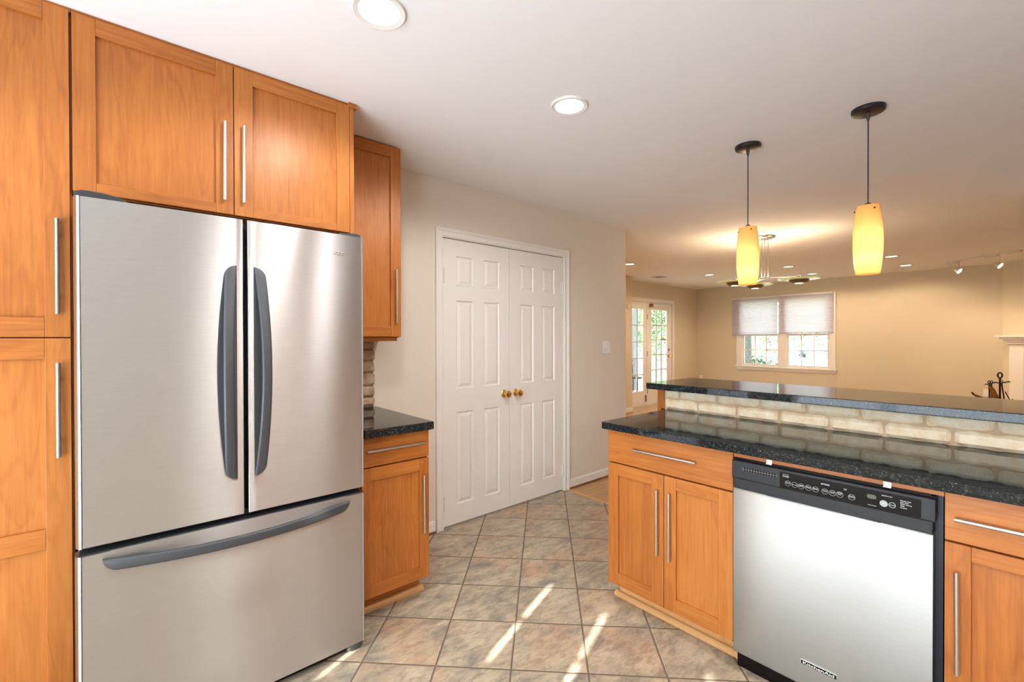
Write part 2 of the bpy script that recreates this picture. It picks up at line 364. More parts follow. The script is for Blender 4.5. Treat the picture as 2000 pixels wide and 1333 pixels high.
def plank_mat():
    m, nt, b = newmat('oak_plank_floor'); L = nt.links
    tc = nt.nodes.new('ShaderNodeTexCoord')
    bt = nt.nodes.new('ShaderNodeTexBrick'); bt.inputs['Scale'].default_value = 1; bt.inputs['Brick Width'].default_value = 1.1; bt.inputs['Row Height'].default_value = .058
    bt.inputs['Mortar Size'].default_value = .0012; bt.inputs['Color1'].default_value = (.50,.285,.125,1); bt.inputs['Color2'].default_value = (.60,.36,.175,1); bt.inputs['Mortar'].default_value = (.20,.10,.045,1)
    L.new(tc.outputs['Object'], bt.inputs['Vector'])
    mp = nt.nodes.new('ShaderNodeMapping'); mp.inputs['Scale'].default_value = (3, 60, 1); L.new(tc.outputs['Object'], mp.inputs[0])
    n = nt.nodes.new('ShaderNodeTexNoise'); n.inputs['Scale'].default_value = 1; n.inputs['Detail'].default_value = 4; L.new(mp.outputs[0], n.inputs['Vector'])
    r = ramp(nt, [(.3, (.78,.76,.72)), (.7, (1.1,1.1,1.1))]); L.new(n.outputs['Fac'], r.inputs[0])
    mx = nt.nodes.new('ShaderNodeMixRGB'); mx.blend_type = 'MULTIPLY'; mx.inputs[0].default_value = 1; L.new(bt.outputs['Color'], mx.inputs[1]); L.new(r.outputs[0], mx.inputs[2])
    L.new(mx.outputs[0], b.inputs['Base Color']); b.inputs['Roughness'].default_value = .28; return m
PLANK = plank_mat()
def glass_mat():
    m, nt, b = newmat('clear_window_glass'); L = nt.links
    tr = nt.nodes.new('ShaderNodeBsdfTransparent'); tr.inputs[0].default_value = (.97,.98,.98,1); gl = nt.nodes.new('ShaderNodeBsdfGlossy'); gl.inputs['Roughness'].default_value = .02
    lw = nt.nodes.new('ShaderNodeLayerWeight'); fr = nt.nodes.new('ShaderNodeMath'); fr.operation = 'POWER'; fr.inputs[1].default_value = 4; L.new(lw.outputs['Facing'], fr.inputs[0])
    f2 = nt.nodes.new('ShaderNodeMath'); f2.operation = 'MULTIPLY_ADD'; f2.inputs[1].default_value = .5; f2.inputs[2].default_value = .03; L.new(fr.outputs[0], f2.inputs[0]); mx = nt.nodes.new('ShaderNodeMixShader')
    L.new(f2.outputs[0], mx.inputs[0]); L.new(tr.outputs[0], mx.inputs[1]); L.new(gl.outputs[0], mx.inputs[2]); L.new(mx.outputs[0], nt.nodes['Material Output'].inputs[0]); return m
GLASS = glass_mat()
def translucent(name, col, mixw=.5, gloss=0.0, emission=None):
    m, nt, b = newmat(name); L = nt.links
    t = nt.nodes.new('ShaderNodeBsdfTranslucent'); t.inputs[0].default_value = (*col, 1); d = nt.nodes.new('ShaderNodeBsdfDiffuse'); d.inputs[0].default_value = (*col, 1)
    mx = nt.nodes.new('ShaderNodeMixShader'); mx.inputs[0].default_value = mixw; L.new(d.outputs[0], mx.inputs[1]); L.new(t.outputs[0], mx.inputs[2]); out = mx.outputs[0]
    if gloss:
        g = nt.nodes.new('ShaderNodeBsdfGlossy'); g.inputs['Roughness'].default_value = .08; lw = nt.nodes.new('ShaderNodeLayerWeight'); fr = nt.nodes.new('ShaderNodeMath'); fr.operation = 'POWER'; fr.inputs[1].default_value = 4; L.new(lw.outputs['Facing'], fr.inputs[0])
        m2 = nt.nodes.new('ShaderNodeMixShader'); L.new(fr.outputs[0], m2.inputs[0]); L.new(out, m2.inputs[1]); L.new(g.outputs[0], m2.inputs[2]); out = m2.outputs[0]
    L.new(out, nt.nodes['Material Output'].inputs[0]); return m
SHADEM = translucent('pleated_shade_fabric', (.78,.75,.85), .58)
AMBER = translucent('amber_glass', (.98,.60,.22), .70, 1)
DISHG = translucent('pale_green_glass', (.80,.86,.62), .55, 1)
BLIND = plain('white_vinyl_slat', (.80,.80,.78), .5)

# ------------------------------------------------------------------ shell
CH = 2.44; YW = 2.689
struct(MB().box(WX-.2, 2.95, -2.7, 2.9, -.1, 0), 'floor', TILE)
struct(MB().box(2.95, 10.1, -2.7, 5.2, -.1, 0), 'floor_wood', PLANK)
struct(MB().box(2.945, 2.972, -2.6, 2.689, 0, .004), 'trim_4', OAKY)
struct(MB().box(WX-.2, 10.1, -2.7, 5.2, CH, CH+.12), 'ceiling', CEIL)
DX0, DX1, DZ = 1.694, 2.918, 2.040      # closet opening
wl = MB(); wl.box(WX-.2, DX0, YW, YW+.12, 0, CH); wl.box(DX1, 3.848, YW, YW+.12, 0, CH); wl.box(DX0, DX1, YW, YW+.12, DZ, CH)
struct(wl, 'wall_left', WALL)
struct(MB().box(3.728, 3.848, YW+.12, 4.72, 0, CH), 'wall_hall', WALL2)
struct(MB().box(-2.1, 10.1, -2.72, 5.2, CH+.12, 5.6), 'sun_block_above', plain('sun_block_grey', (.6,.6,.58), .8))  # unseen box added above the ceiling to shade the garden from the sun
struct(MB().box(DX0-.1, DX1+.1, 3.35, 3.42, 0, CH), 'wall_closet', WALL)
struct(MB().box(3.728, 6.95, 4.72, 5.15, 0, CH), 'wall_jog', WALL2)
# far room: wall with french doors (y=5.03) and window wall (x=9.95)
FX0, FX1, FZ = 7.00, 8.86, 2.05
w = MB(); w.box(6.95, FX0, 5.03, 5.15, 0, CH); w.box(FX1, 9.95, 5.03, 5.15, 0, CH); w.box(FX0, FX1, 5.03, 5.15, FZ, CH)
struct(w, 'wall_garden', WALL2)
WY0, WY1, WZ0, WZ1 = 2.46, 4.06, 0.745, 2.10
w = MB(); w.box(9.95, 10.08, -2.7, WY0, 0, CH); w.box(9.95, 10.08, WY1, 5.15, 0, CH); w.box(9.95, 10.08, WY0, WY1, 0, WZ0); w.box(9.95, 10.08, WY0, WY1, WZ1, CH)
struct(w, 'wall_far', WALL2)
# angled fireplace wall in the far right corner
d45 = Vector((-1, -1, 0)).normalized(); n45 = Vector((-1, 1, 0)).normalized(); A = Vector((9.95, .295, 0))
def wp(s_, n_, z_): return A + d45*s_ + n45*n_ + Vector((0, 0, z_))
w = MB(); w.obox(wp(1.9, -.05, CH/2), d45, n45, (0,0,1), 1.9, .05, CH/2); struct(w, 'wall_fireplace', WALL2)
struct(MB().box(WX-.2, 10.1, -2.72, -2.6, 0, CH), 'wall_back', WALL)
struct(MB().box(5.10, 5.24, -2.6, .045, 0, CH), 'wall_right', plain('white_wall_end_paint', (.80,.78,.74), .6, spec=.3))
# wall with the patio door behind the camera
PY0, PY1, PZ = -.95, 2.04, 2.145
w = MB(); w.box(WX-.12, WX, PY1, YW, 0, CH); w.box(WX-.12, WX, -2.6, PY0, 0, CH); w.box(WX-.12, WX, PY0, PY1, PZ, CH); struct(w, 'wall_patio', WALL)
p = struct_empty('door_3', (WX-.06, .545, 0))
f = MB(); f.box(WX-.10, WX-.03, PY0, PY1, 0, .07); f.box(WX-.10, WX-.03, PY0, PY1, PZ-.04, PZ)
for yy in (PY0, .50, PY1-.06): f.box(WX-.10, WX-.03, yy, yy+.06, .07, PZ-.04)
f.box(WX-.08, WX-.05, PY0, PY1, 1.897, 1.909)
f.build('door_frame', TRIM, p)
MB().box(WX-.068, WX-.062, PY0+.06, PY1-.06, .07, PZ-.04).build('glass_pane', GLASS, p)
bl = thing('vertical_blind', 'white vertical blind drawn over the patio door at the camera side of the kitchen', 'blind', (WX+.02, .545, 0))
MB().box(WX+.002, WX+.04, PY0-.05, PY1+.04, PZ-.01, PZ+.04).build('head_rail', TRIM, bl, bevel=.002)
gaps = [(-.542, -.524, .10), (-.026, -.004, .10), (.331, .351, 1.70), (.908, .920, 1.38)]
s_ = MB(); edges = [PY0-.03] + [e for g in gaps for e in g[:2]] + [PY1+.02]
for i in range(0, len(edges), 2):
    a, b_ = edges[i], edges[i+1]; n = max(1, round((b_-a)/.085)); 
    for k in range(n):
        q0, q1 = a+(b_-a)*k/n, a+(b_-a)*(k+1)/n; s_.box(WX+.016+.002*(k % 2), WX+.018+.002*(k % 2), q0-(.002 if k else 0), q1, .03, PZ-.01)
for g0, g1, zz in gaps: s_.box(WX+.020, WX+.022, g0-.005, g1+.005, .03, zz)
sl = s_.build('slat', BLIND, bl)

# ---- trims, baseboards
def casing(name, F_, a0, a1, z1, wdt=.062, z0=0, m=TRIM):
    """profiled door casing around an opening; F_ = (axis, plane) facing the negative side"""
    mb = MB()
    for q0, q1, d in ((0, wdt, .010), (.006, wdt, .014), (wdt-.020, wdt, .020), (wdt-.010, wdt, .023), (.006, .018, .017)):
        fb(mb, F_, a0-q1, a0-q0, z0, z1+q1, 0, d); fb(mb, F_, a1+q0, a1+q1, z0, z1+q1, 0, d); fb(mb, F_, a0-q0, a1+q0, z1+q0, z1+q1, 0, d)
    return struct(mb, name, m, bevel=.0015)
def fb(mb, F_, a0, a1, z0, z1, d0, d1, mi=0):
    ax, p_ = F_
    if ax == 'y': mb.box(a0, a1, p_-d1, p_-d0, z0, z1, mi)
    else: mb.box(p_-d1, p_-d0, a0, a1, z0, z1, mi)
    return mb
casing('trim_1', ('y', YW), DX0-.002, DX1+.002, DZ)
def baseboard(name, F_, a0, a1, h=.083, shoe=DARKW):
    mb = MB(); fb(mb, F_, a0, a1, .012, h-.012, 0, .014); fb(mb, F_, a0, a1, h-.014, h-.004, 0, .011); fb(mb, F_, a0, a1, h-.006, h, 0, .007)
    fb(mb, F_, a0, a1, 0, .016, 0, .022, 1)
    return struct(mb, name, [TRIM, shoe], bevel=.002)
baseboard('baseboard_left', ('y', YW), DX1+.07, 3.848)
baseboard('baseboard_closet', ('y', YW), 1.225, DX0-.07)
baseboard('baseboard_jog', ('y', 4.72), 3.9, 6.95, shoe=OAKX)
baseboard('baseboard_garden', ('y', 5.03), FX1+.08, 9.95, shoe=OAKX)
baseboard('baseboard_far', ('x', 9.95), .4, 5.03, shoe=OAKY)

# ------------------------------------------------------------------ six-panel closet doors
def six_panel(name, x0, x1, knob_x, hinge_x, knob_label):
    e = struct_empty(name, ((x0+x1)/2, YW, 0))
    mb = MB(); yf = YW+.004; w_ = x1-x0
    cols = [(x0+.114*w_/.61+0, x0+.262*w_/.61), (x0+.362*w_/.61, x0+.512*w_/.61)]
    rows = [(.148, .808), (.976, 1.605), (1.711, 1.921)]
    # grid of the flat field with bevelled raised panels
    xs = [x0] + [v for c in cols for v in c] + [x1]; zs = [.012] + [v for r_ in rows for v in r_] + [DZ-.004]
    for i in range(5):
        for j in range(7):
            a0, a1, b0, b1 = xs[i], xs[i+1], zs[j], zs[j+1]
            if i in (1, 3) and j in (1, 3, 5):
                rings = [(0, 0), (.007, .009), (.013, .009), (.034, .002), ]
                pr = None
                for q, dd in rings:
                    cur = [(a0+q, yf+dd, b0+q), (a1-q, yf+dd, b0+q), (a1-q, yf+dd, b1-q), (a0+q, yf+dd, b1-q)]
                    if pr:
                        for k in range(4): mb.add([pr[k], pr[(k+1) % 4], cur[(k+1) % 4], cur[k]], [(0,1,2,3)])
                    pr = cur
                mb.add(pr, [(0,1,2,3)])
            else: mb.add([(a0, yf, b0), (a1, yf, b0), (a1, yf, b1), (a0, yf, b1)], [(0,1,2,3)])
    # edges and back
    mb.add([(x0,yf,.012),(x0,yf+.035,.012),(x0,yf+.035,DZ-.004),(x0,yf,DZ-.004)], [(0,1,2,3)]); mb.add([(x1,yf,.012),(x1,yf+.035,.012),(x1,yf+.035,DZ-.004),(x1,yf,DZ-.004)], [(0,1,2,3)])
    mb.add([(x0,yf,.012),(x1,yf,.012),(x1,yf+.035,.012),(x0,yf+.035,.012)], [(0,1,2,3)]); mb.add([(x0,yf,DZ-.004),(x1,yf,DZ-.004),(x1,yf+.035,DZ-.004),(x0,yf+.035,DZ-.004)], [(0,1,2,3)])
    mb.add([(x0,yf+.035,.012),(x1,yf+.035,.012),(x1,yf+.035,DZ-.004),(x0,yf+.035,DZ-.004)], [(0,1,2,3)])
    mb.build('door_leaf', DOORP, e)
    k = MB(); k.lathe([(.0,0.0),(.030,.0),(.031,.003),(.027,.008),(.014,.012),(.011,.020),(.012,.028),(.022,.034),(.0275,.044),(.0285,.052),(.025,.062),(.014,.068),(.0,.069)], (knob_x, yf, .905), (0,-1,0), 32)
    k.build('door_knob', BRASS, e, smooth=True, label='polished brass knob')
    for hz in (.18, 1.772):
        h = MB(); h.box(hinge_x-.014, hinge_x+.014, yf-.003, yf+.002, hz-.05, hz+.05); h.tube([(hinge_x, yf-.009, hz-.052), (hinge_x, yf-.009, hz+.052)], .0065, 10)
        h.build('hinge', BRASSG, e, bevel=.001)
    return e
six_panel('door_1', DX0+.002, 2.3045, 2.250, DX0+.008, '')
six_panel('door_2', 2.3075, DX1-.002, 2.372, DX1-.008, '')
# jamb stops so that the closet opening has a rebate
struct(MB().box(DX0, DX1, YW+.045, YW+.06, DZ-.02, DZ).box(DX0-.0, DX0+.012, YW+.045, YW+.12, 0, DZ).box(DX1-.012, DX1, YW+.045, YW+.12, 0, DZ), 'trim_2', TRIM)

# ------------------------------------------------------------------ cabinets
def P3(F_, a, z, d):
    ax, p_ = F_; return (a, p_-d, z) if ax == 'y' else (p_-d, a, z)
def shift(F_, a, z, d):
    """a point measured on the door plane, moved to where it stands d in front of it"""
    k = (F_[1]-d)/F_[1]; return a*k, CAM_H+(z-CAM_H)*k
def handle(F_, parent, a0, z0, a1, z1, d=.034, r=.0062, name='handle', ins=None):
    a0, z0 = shift(F_, a0, z0, d); a1, z1 = shift(F_, a1, z1, d)
    mb = MB(); mb.tube([P3(F_, a0, z0, d), P3(F_, a1, z1, d)], r, 16)
    L_ = math.hypot(a1-a0, z1-z0); t = (ins or .055)/L_
    for q in (t, 1-t):
        a, z = a0+(a1-a0)*q, z0+(z1-z0)*q; mb.tube([P3(F_, a, z, 0), P3(F_, a, z, d)], .0045, 10)
    return mb.build(name, NICKEL, parent, smooth=True)
def shaker(F_, parent, a0, a1, z0, z1, sa0, sa1, rz0, rz1, hnd=None, th=.020, mids=(), name='door'):
    """frame-and-panel door. sa0/sa1 inner stile edges, rz0/rz1 inner rail edges"""
    WH = WXm if F_[0] == 'y' else WY
    mb = MB(); fb(mb, F_, a0, sa0, z0, z1, 0, th, 0); fb(mb, F_, sa1, a1, z0, z1, 0, th, 0)
    fb(mb, F_, sa0, sa1, z0, rz0, 0, th-.0002, 1); fb(mb, F_, sa0, sa1, rz1, z1, 0, th-.0002, 1)
    for m0, m1 in mids: fb(mb, F_, sa0, sa1, m0, m1, 0, th-.0002, 1)
    o = mb.build(name, [WZ, WH], parent, bevel=.0012)
    zz = [rz0] + [v for m in mids for v in m] + [rz1]
    pm = MB()
    for i in range(0, len(zz), 2): fb(pm, F_, sa0-.004, sa1+.004, zz[i]-.004, zz[i+1]+.004, .002, th-.011)
    pm.build('door_panel', WZ, o)
    if hnd: handle(F_, o, *hnd)
    return o
def slab(F_, parent, a0, a1, z0, z1, hnd, name='drawer', th=.020):
    WH = WXm if F_[0] == 'y' else WY
    o = fb(MB(), F_, a0, a1, z0, z1, 0, th).build(name, WH, parent, bevel=.002); handle(F_, o, *hnd); return o
G = .0015
# -- tall pantry, far left
FP = ('y', 2.12)
pan = thing('pantry_cabinet', 'tall cherry wood pantry cabinet at the left edge, beside the fridge', 'cabinet', (-.40, 2.40, 0))
MB().box(-.70, -.1205, 2.121, 2.68, .10, 2.425).build('carcass', WZ, pan)
MB().box(-.70, -.128, 2.18, 2.66, 0, .10).build('toe_kick', WZ, pan)
shaker(FP, pan, -.58, -.1255, 1.342, 2.43, -.515, -.186, 1.405, 2.376, (-.158, 1.419, -.158, 1.736))
shaker(FP, pan, -.58, -.1255, .105, 1.338, -.515, -.187, .17, 1.270, (-.158, .941, -.158, 1.256), mids=((.650, .716),))
fb(MB(), FP, -.70, -.583, .105, 2.43, 0, .018).build('filler_strip', WZ, pan, bevel=.001)
# -- cabinet above the fridge
top = thing('upper_cabinet', 'cherry wood double-door cabinet above the refrigerator', 'cabinet', (.35, 2.40, 1.83))
MB().box(-.1195, .816, 2.121, 2.68, 1.828, 2.425).build('carcass', WZ, top)
shaker(FP, top, -.1185, .3455, 1.832, 2.428, -.060, .286, 1.869, 2.372, (.318, 1.892, .320, 2.207))
shaker(FP, top, .3485, .8145, 1.832, 2.428, .415, .756, 1.869, 2.372, (.385, 1.893, .387, 2.208))
MB().box(.8165, .836, 2.100, 2.68, 0, 2.432).build('side_panel', WZ, top, bevel=.001)
MB().box(-.120, .83, 2.108, 2.14, 2.426, 2.4395).build('scribe_moulding', WXm, top)
MB().box(-.70, -.1215, 2.108, 2.14, 2.426, 2.4395).build('scribe_moulding', WXm, pan)
MB().box(.808, .850, 2.092, 2.125, 2.418, 2.4395).build('moulding_end', WXm, top, bevel=.003)
# -- upper cabinet right of the fridge
FU = ('y', 2.42)
up = thing('upper_cabinet', 'narrow cherry wood wall cabinet right of the refrigerator over the small counter', 'cabinet', (1.03, 2.55, 1.33))
MB().box(.838, 1.228, 2.421, 2.686, 1.340, 2.425).build('carcass', WZ, up, bevel=.001)
shaker(FU, up, .842, 1.230, 1.346, 2.432, .905, 1.167, 1.405, 2.368, (1.213, 1.426, 1.213, 1.736))
MB().box(.838, 1.216, 2.425, 2.445, 1.320, 1.341).box(1.196, 1.216, 2.445, 2.686, 1.320, 1.341).build('light_rail', WXm, up, bevel=.001)
# -- base cabinet right of the fridge
FB = ('y', 2.06)
bc = thing('base_cabinet', 'small cherry wood base cabinet right of the refrigerator with one drawer and one door', 'cabinet', (1.02, 2.36, 0))
MB().box(.838, 1.196, 2.061, 2.686, .100, .872).build('carcass', WZ, bc, bevel=.001)
slab(FB, bc, .842, 1.1985, .729, .870, (.879, .796, 1.185, .795))
shaker(FB, bc, .842, 1.1985, .108, .722, .882, 1.145, .168, .661, (1.185, .327, 1.184, .628))
MB().box(.838, 1.190, 2.135, 2.66, 0, .101).build('toe_kick', WXm, bc)
MB().prism([(2.112,0),(2.134,0),(2.134,.030),(2.120,.028),(2.112,.016)], 'x', .838, 1.208).build('shoe_moulding', OAKX, bc, bevel=.002)
MB().box(.838, 1.202, 1.992, 2.686, .873, .9135).build('countertop_tmp', GRAN, None, (1.02, 2.36, .873), bevel=.004)
o = bpy.data.objects['countertop_tmp']; o.name = 'countertop'; tag(o, 'short black speckled granite countertop right of the refrigerator', 'countertop')

# -- brick strip behind the small counter
def brick_field(mb, F_, rows, depth, mi=0, jit=.002):
    """rows: (z0, z1, [(a0,a1)...]); every brick is an uneven rounded block"""
    for z0, z1, cells in rows:
        for a0, a1 in cells:
            na = max(3, int((a1-a0)/.012)); nz = max(3, int((z1-z0)/.010)); ph = random.random()*9
            dd = depth + random.uniform(-.002, .003)
            def edge(t): return .0022*math.sin(t*55+ph)+.0012*math.sin(t*131+ph*2)+random.uniform(-.0006, .0006)
            grid = []
            for j in range(nz+1):
                row = []
                for i in range(na+1):
                    u_, v_ = i/na, j/nz; a = a0+(a1-a0)*u_; z = z0+(z1-z0)*v_
                    if j in (0, nz): z += edge(a)*(1 if j else -1)*.9
                    if i in (0, na): a += edge(z)*.7
                    m_ = min(u_*(a1-a0), (1-u_)*(a1-a0), v_*(z1-z0), (1-v_)*(z1-z0))
                    d_ = dd*(1 if m_ > .004 else .35) + (random.uniform(-.0007, .0007) if m_ > .004 else 0)
                    # rounded corners
                    cu = min(u_, 1-u_)*(a1-a0); cv = min(v_, 1-v_)*(z1-z0)
                    if cu < .002 and cv < .002: a += .004*(1 if u_ < .5 else -1); z += .004*(1 if v_ < .5 else -1)
                    row.append(P3(F_, a, z, d_))
                grid.append(row)
            vv = [p_ for r_ in grid for p_ in r_]; n = na+1; f_ = [(j*n+i, j*n+i+1, (j+1)*n+i+1, (j+1)*n+i) for j in range(nz) for i in range(na)]
            # skirt
            ring = [i for i in range(n)] + [j*n+na for j in range(1, nz+1)] + [nz*n+i for i in range(na-1, -1, -1)] + [j*n for j in range(nz-1, 0, -1)]
            base = len(vv)
            for r_ in ring:
                p_ = Vector(vv[r_]); 
                if F_[0] == 'y': p_.y = F_[1]+.004
                else: p_.x = F_[1]+.004
                vv.append(tuple(p_))
            k = len(ring); f_ += [(ring[i], ring[(i+1) % k], base+(i+1) % k, base+i) for i in range(k)]
            mb.add(vv, f_, mi)
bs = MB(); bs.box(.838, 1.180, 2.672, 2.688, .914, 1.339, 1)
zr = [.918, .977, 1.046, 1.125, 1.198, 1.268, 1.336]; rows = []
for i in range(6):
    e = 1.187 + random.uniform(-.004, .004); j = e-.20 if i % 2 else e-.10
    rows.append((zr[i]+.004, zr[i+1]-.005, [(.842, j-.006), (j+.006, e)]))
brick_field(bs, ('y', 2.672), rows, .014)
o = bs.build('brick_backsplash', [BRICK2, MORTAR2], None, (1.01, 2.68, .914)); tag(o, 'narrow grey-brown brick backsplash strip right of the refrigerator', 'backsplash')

# ------------------------------------------------------------------ refrigerator
fr = thing('refrigerator', 'stainless steel french-door refrigerator with bottom freezer drawer and curved grey handles', 'refrigerator', (.34, 2.25, 0))
FY = 1.88
MB().box(-.105, .785, 1.955, 2.66, .03, 1.765).build('body', DARKP, fr, bevel=.004)
def door_profile(x0, x1, rl, rr, bow=.006, n=16):
    """plan outline of a door skin, front towards -y; rl, rr: depth of the rounded vertical edges"""
    pts = []
    for i in range(n+1):
        t = i/n; x = x0+rl*.42+(x1-rr*.42-x0-rl*.42)*t; pts.append((x, FY-bow*0+bow*(2*((x-.34)/.45))**2*.25))
    fr_ = pts[0]; lst = pts[-1]
    left = [(x0, FY+.062), (x0, FY+rl*.8)] + [(x0+rl*.42*(1-math.cos(a)), FY+rl*.8*(1-math.sin(a))+.0) for a in (.2, .4, .6, .8, 1.0, 1.2, 1.4)]
    right = [(x1-rr*.42*(1-math.cos(a)), FY+rr*.8*(1-math.sin(a))) for a in (1.4, 1.2, 1.0, .8, .6, .4, .2)] + [(x1, FY+rr*.8), (x1, FY+.062)]
    return left + pts + right
def bowed_handle(mp, Z0, Z1, xi, sg, W_=.035, side=.0165, n=44, plate=True):
    """strap bowed out of the door and sideways over a thin back plate; mp(along, across, out) -> point"""
    ts = [(1-math.cos(PI*i/n))/2 for i in range(n+1)]
    def hw_(z):
        dd = min(z-Z0, Z1-z); return W_*(math.sqrt(max(.02, 1-(1-dd/.036)**2)) if dd < .036 else 1)
    def bow_(t): return max(0.0, math.sin(PI*t))**.85
    hb = MB(); vv = []; m6 = 8
    def skin(vv, k, n_):
        ff = [(i*k+j, i*k+(j+1) % k, (i+1)*k+(j+1) % k, (i+1)*k+j) for i in range(n_) for j in range(k)]
        return ff + [tuple(range(k-1, -1, -1)), tuple(n_*k+j for j in range(k))]
    for t in ts:
        z = Z0+(Z1-Z0)*t; b_ = bow_(t); w_ = hw_(z); a = xi+sg*side*b_; o = a+sg*w_*(1-.10*b_)
        yo = .010+.052*b_; yi = yo-.010-.006*b_; c = min(.006, w_*.3)
        vv += [mp(z, a, yi), mp(z, a, yo-.004), mp(z, a+sg*c*.4, yo-.001), mp(z, a+sg*c, yo), mp(z, o-sg*c, yo), mp(z, o-sg*c*.4, yo-.001), mp(z, o, yo-.004), mp(z, o, yi)]
    hb.add(vv, skin(vv, m6, n))
    vv = []
    for t in ts:
        z = Z0+.004+(Z1-Z0-.008)*t; b_ = bow_(t); xb = xi+sg*(hw_(z)*.97+(side+.0095)*b_)
        vv += [mp(z, xi, -.002), mp(z, xi, .006), mp(z, xb, .006), mp(z, xb, -.002)]
    if plate: hb.add(vv, skin(vv, 4, n))
    for e0, e1 in ((0.0, .165), (1.0, .835)):
        v2 = []; q_ = 12
        for i in range(q_+1):
            t = min(max(e0+(e1-e0)*i/q_, .004), .996); z = Z0+(Z1-Z0)*t; b_ = bow_(t); w_ = hw_(z); a = xi+sg*side*b_; o = a+sg*w_*(1-.10*b_)
            yo = .010+.052*b_; k = i/q_; dep = .003 if k < .72 else .003+(yo-.012-.003)*((k-.72)/.28)
            v2 += [mp(z, a+sg*.001, yo-.006), mp(z, o-sg*.001, yo-.006), mp(z, o-sg*.001, dep), mp(z, a+sg*.001, dep)]
        hb.add(v2, skin(v2, 4, q_))
    return hb
for x0, x1, rl, rr in ((-.108, .3385, .042, .008), (.3505, .788, .008, .014)):
    d_ = MB().prism(door_profile(x0, x1, rl, rr), 'z', .698, 1.768).build('door', STEEL_F, fr, smooth=True)
    # dark inner liner of the door
    MB().box(x0+.008, x1-.006, FY+.060, FY+.078, .702, 1.766).build('gasket', GASKET, d_)
    left = x0 < 0
    hb = bowed_handle((lambda u, v, d: (v, FY-d, u)), .831, 1.598, .316 if left else .371, -1 if left else 1)
    hb.build('handle', GREYP, d_, smooth=True, label='dark grey curved door handle')
    if not left:
        bd = MB().box(.661, .7035, FY-.0005, FY+.006, 1.6815, 1.6945).build('badge', BADGEM, d_, bevel=.001)
        text('badge_lettering', 'Kenmore', bd, (.6835, FY-.0008, 1.6892), (1,0,0), (0,0,1), .008, DARKP, 'CENTER', .0004, .01, .033)
# freezer drawer: steel front, dark liner showing along its top
fd = MB(); fd.prism(door_profile(-.110, .788, .042, .014), 'z', .034, .674)
drw = fd.build('freezer_drawer', STEEL_F, fr, smooth=True)
MB().box(-.100, .780, FY+.004, FY+.075, .672, .6765).build('drawer_liner', DARKP, drw, bevel=.001)
hb = bowed_handle((lambda u, v, d: (u, FY-d, v)), -.046, .722, .654, -1, W_=.036, side=.014, plate=False)
hb.build('handle', GREYP, drw, smooth=True, label='dark grey curved freezer drawer handle')
MB().box(-.095, .775, FY+.058, FY+.080, .05, .700).build('gasket', GASKET, fr)
for xc, sg in ((-.075, 1), (.757, -1)):
    hc = MB(); q0, q1 = (-.106, .020) if sg > 0 else (.690, .786); hh_ = .020 if sg > 0 else .012
    pts = []
    for i in range(9):
        t = i/8; x = q0+(q1-q0)*t; tt = t if sg > 0 else 1-t; pts.append((x, 1.773+hh_*math.sqrt(max(0, 1-((tt-.16)/.84)**2)) if tt > .16 else 1.773+hh_*(.6+.4*tt/.16)))
    hc.prism([(q0, 1.769), (q1, 1.769)] + pts[::-1], 'y', 1.905, 2.04); hc.build('hinge_cover', plain('hinge_cover_grey', (.028,.030,.034), .3), fr, bevel=.003, smooth=True)
for f0, f1 in ((-.105, -.035), (.715, .785)):
    MB().box(f0, f1, 1.886, 1.965, .003, .050).build('foot', plain('foot_grey', (.05,.055,.055), .3), fr, bevel=.016, bseg=5, smooth=True)
MB().box(-.035, .715, 1.900, 1.93, .012, .050).build('base_grille', BLACKP, fr)

# ------------------------------------------------------------------ peninsula
XP = 1.88; FPn = ('x', XP)
pc = thing('base_cabinet', 'cherry wood two-door peninsula cabinet with a drawer, left of the dishwasher', 'cabinet', (2.12, 1.10, 0))
MB().box(XP+.001, 2.43, .787, 1.405, .100, .879).build('carcass', WZ, pc, bevel=.001)
slab(FPn, pc, .789, 1.4045, .7165, .874, (1.274, .790, .958, .790))
shaker(FPn, pc, 1.0975, 1.4045, .105, .7095, 1.160, 1.346, .168, .652, (1.146, .319, 1.146, .626))
shaker(FPn, pc, .789, 1.0945, .105, .7095, .848, 1.037, .168, .655, (1.084, .314, 1.084, .625))
MB().box(1.952, 2.40, .787, 1.400, 0, .101).build('toe_kick', OAKY, pc)
MB().prism([(1.928,0),(1.951,0),(1.951,.026),(1.938,.025),(1.928,.014)], 'y', .787, 1.418).build('shoe_moulding', OAKY, pc, bevel=.002)

dw = thing('dishwasher', 'stainless steel dishwasher with black control panel built into the peninsula', 'dishwasher', (2.12, .48, 0))
DXF = 1.855
MB().box(1.92, 2.42, .178, .782, .09, .862).build('tub', DARKP, dw)
dp = MB(); sec = [(DXF+.006, .075), (DXF, .085), (DXF-.001, .40), (DXF, .728), (DXF+.004, .735), (DXF+.05, .735), (DXF+.05, .075)]
dp.prism([(a, z) for a, z in sec], 'y', .196, .785); pnl = dp.build('door_panel', STEEL_D, dw, smooth=True)
bdg = MB().box(DXF-.0025, DXF+.003, .437, .547, .157, .173).build('badge', BADGEM, pnl, bevel=.0005)
MB().box(DXF-.0030, DXF, .439, .545, .1585, .1715).build('badge_field', BLACKP, pnl)
text('badge_lettering', 'KitchenAid', pnl, (DXF-.0030, .492, .1645), (0,-1,0), (0,0,1), .0135, INK, 'CENTER', .0006, .012, .094)
cp = MB(); XC = 1.845
cp.prism([(XC+.003, .7765), (XC, .780), (XC+.001, .845), (XC+.004, .848), (1.93, .848), (1.93, .7765)], 'y', .190, .787)
cp.prism([(XC+.008, .7370), (XC+.004, .7400), (XC+.004, .7775), (1.93, .7775), (1.93, .7370)], 'y', .196, .783)
cpo = cp.build('control_panel', BLACKPANEL, dw, bevel=.0012)
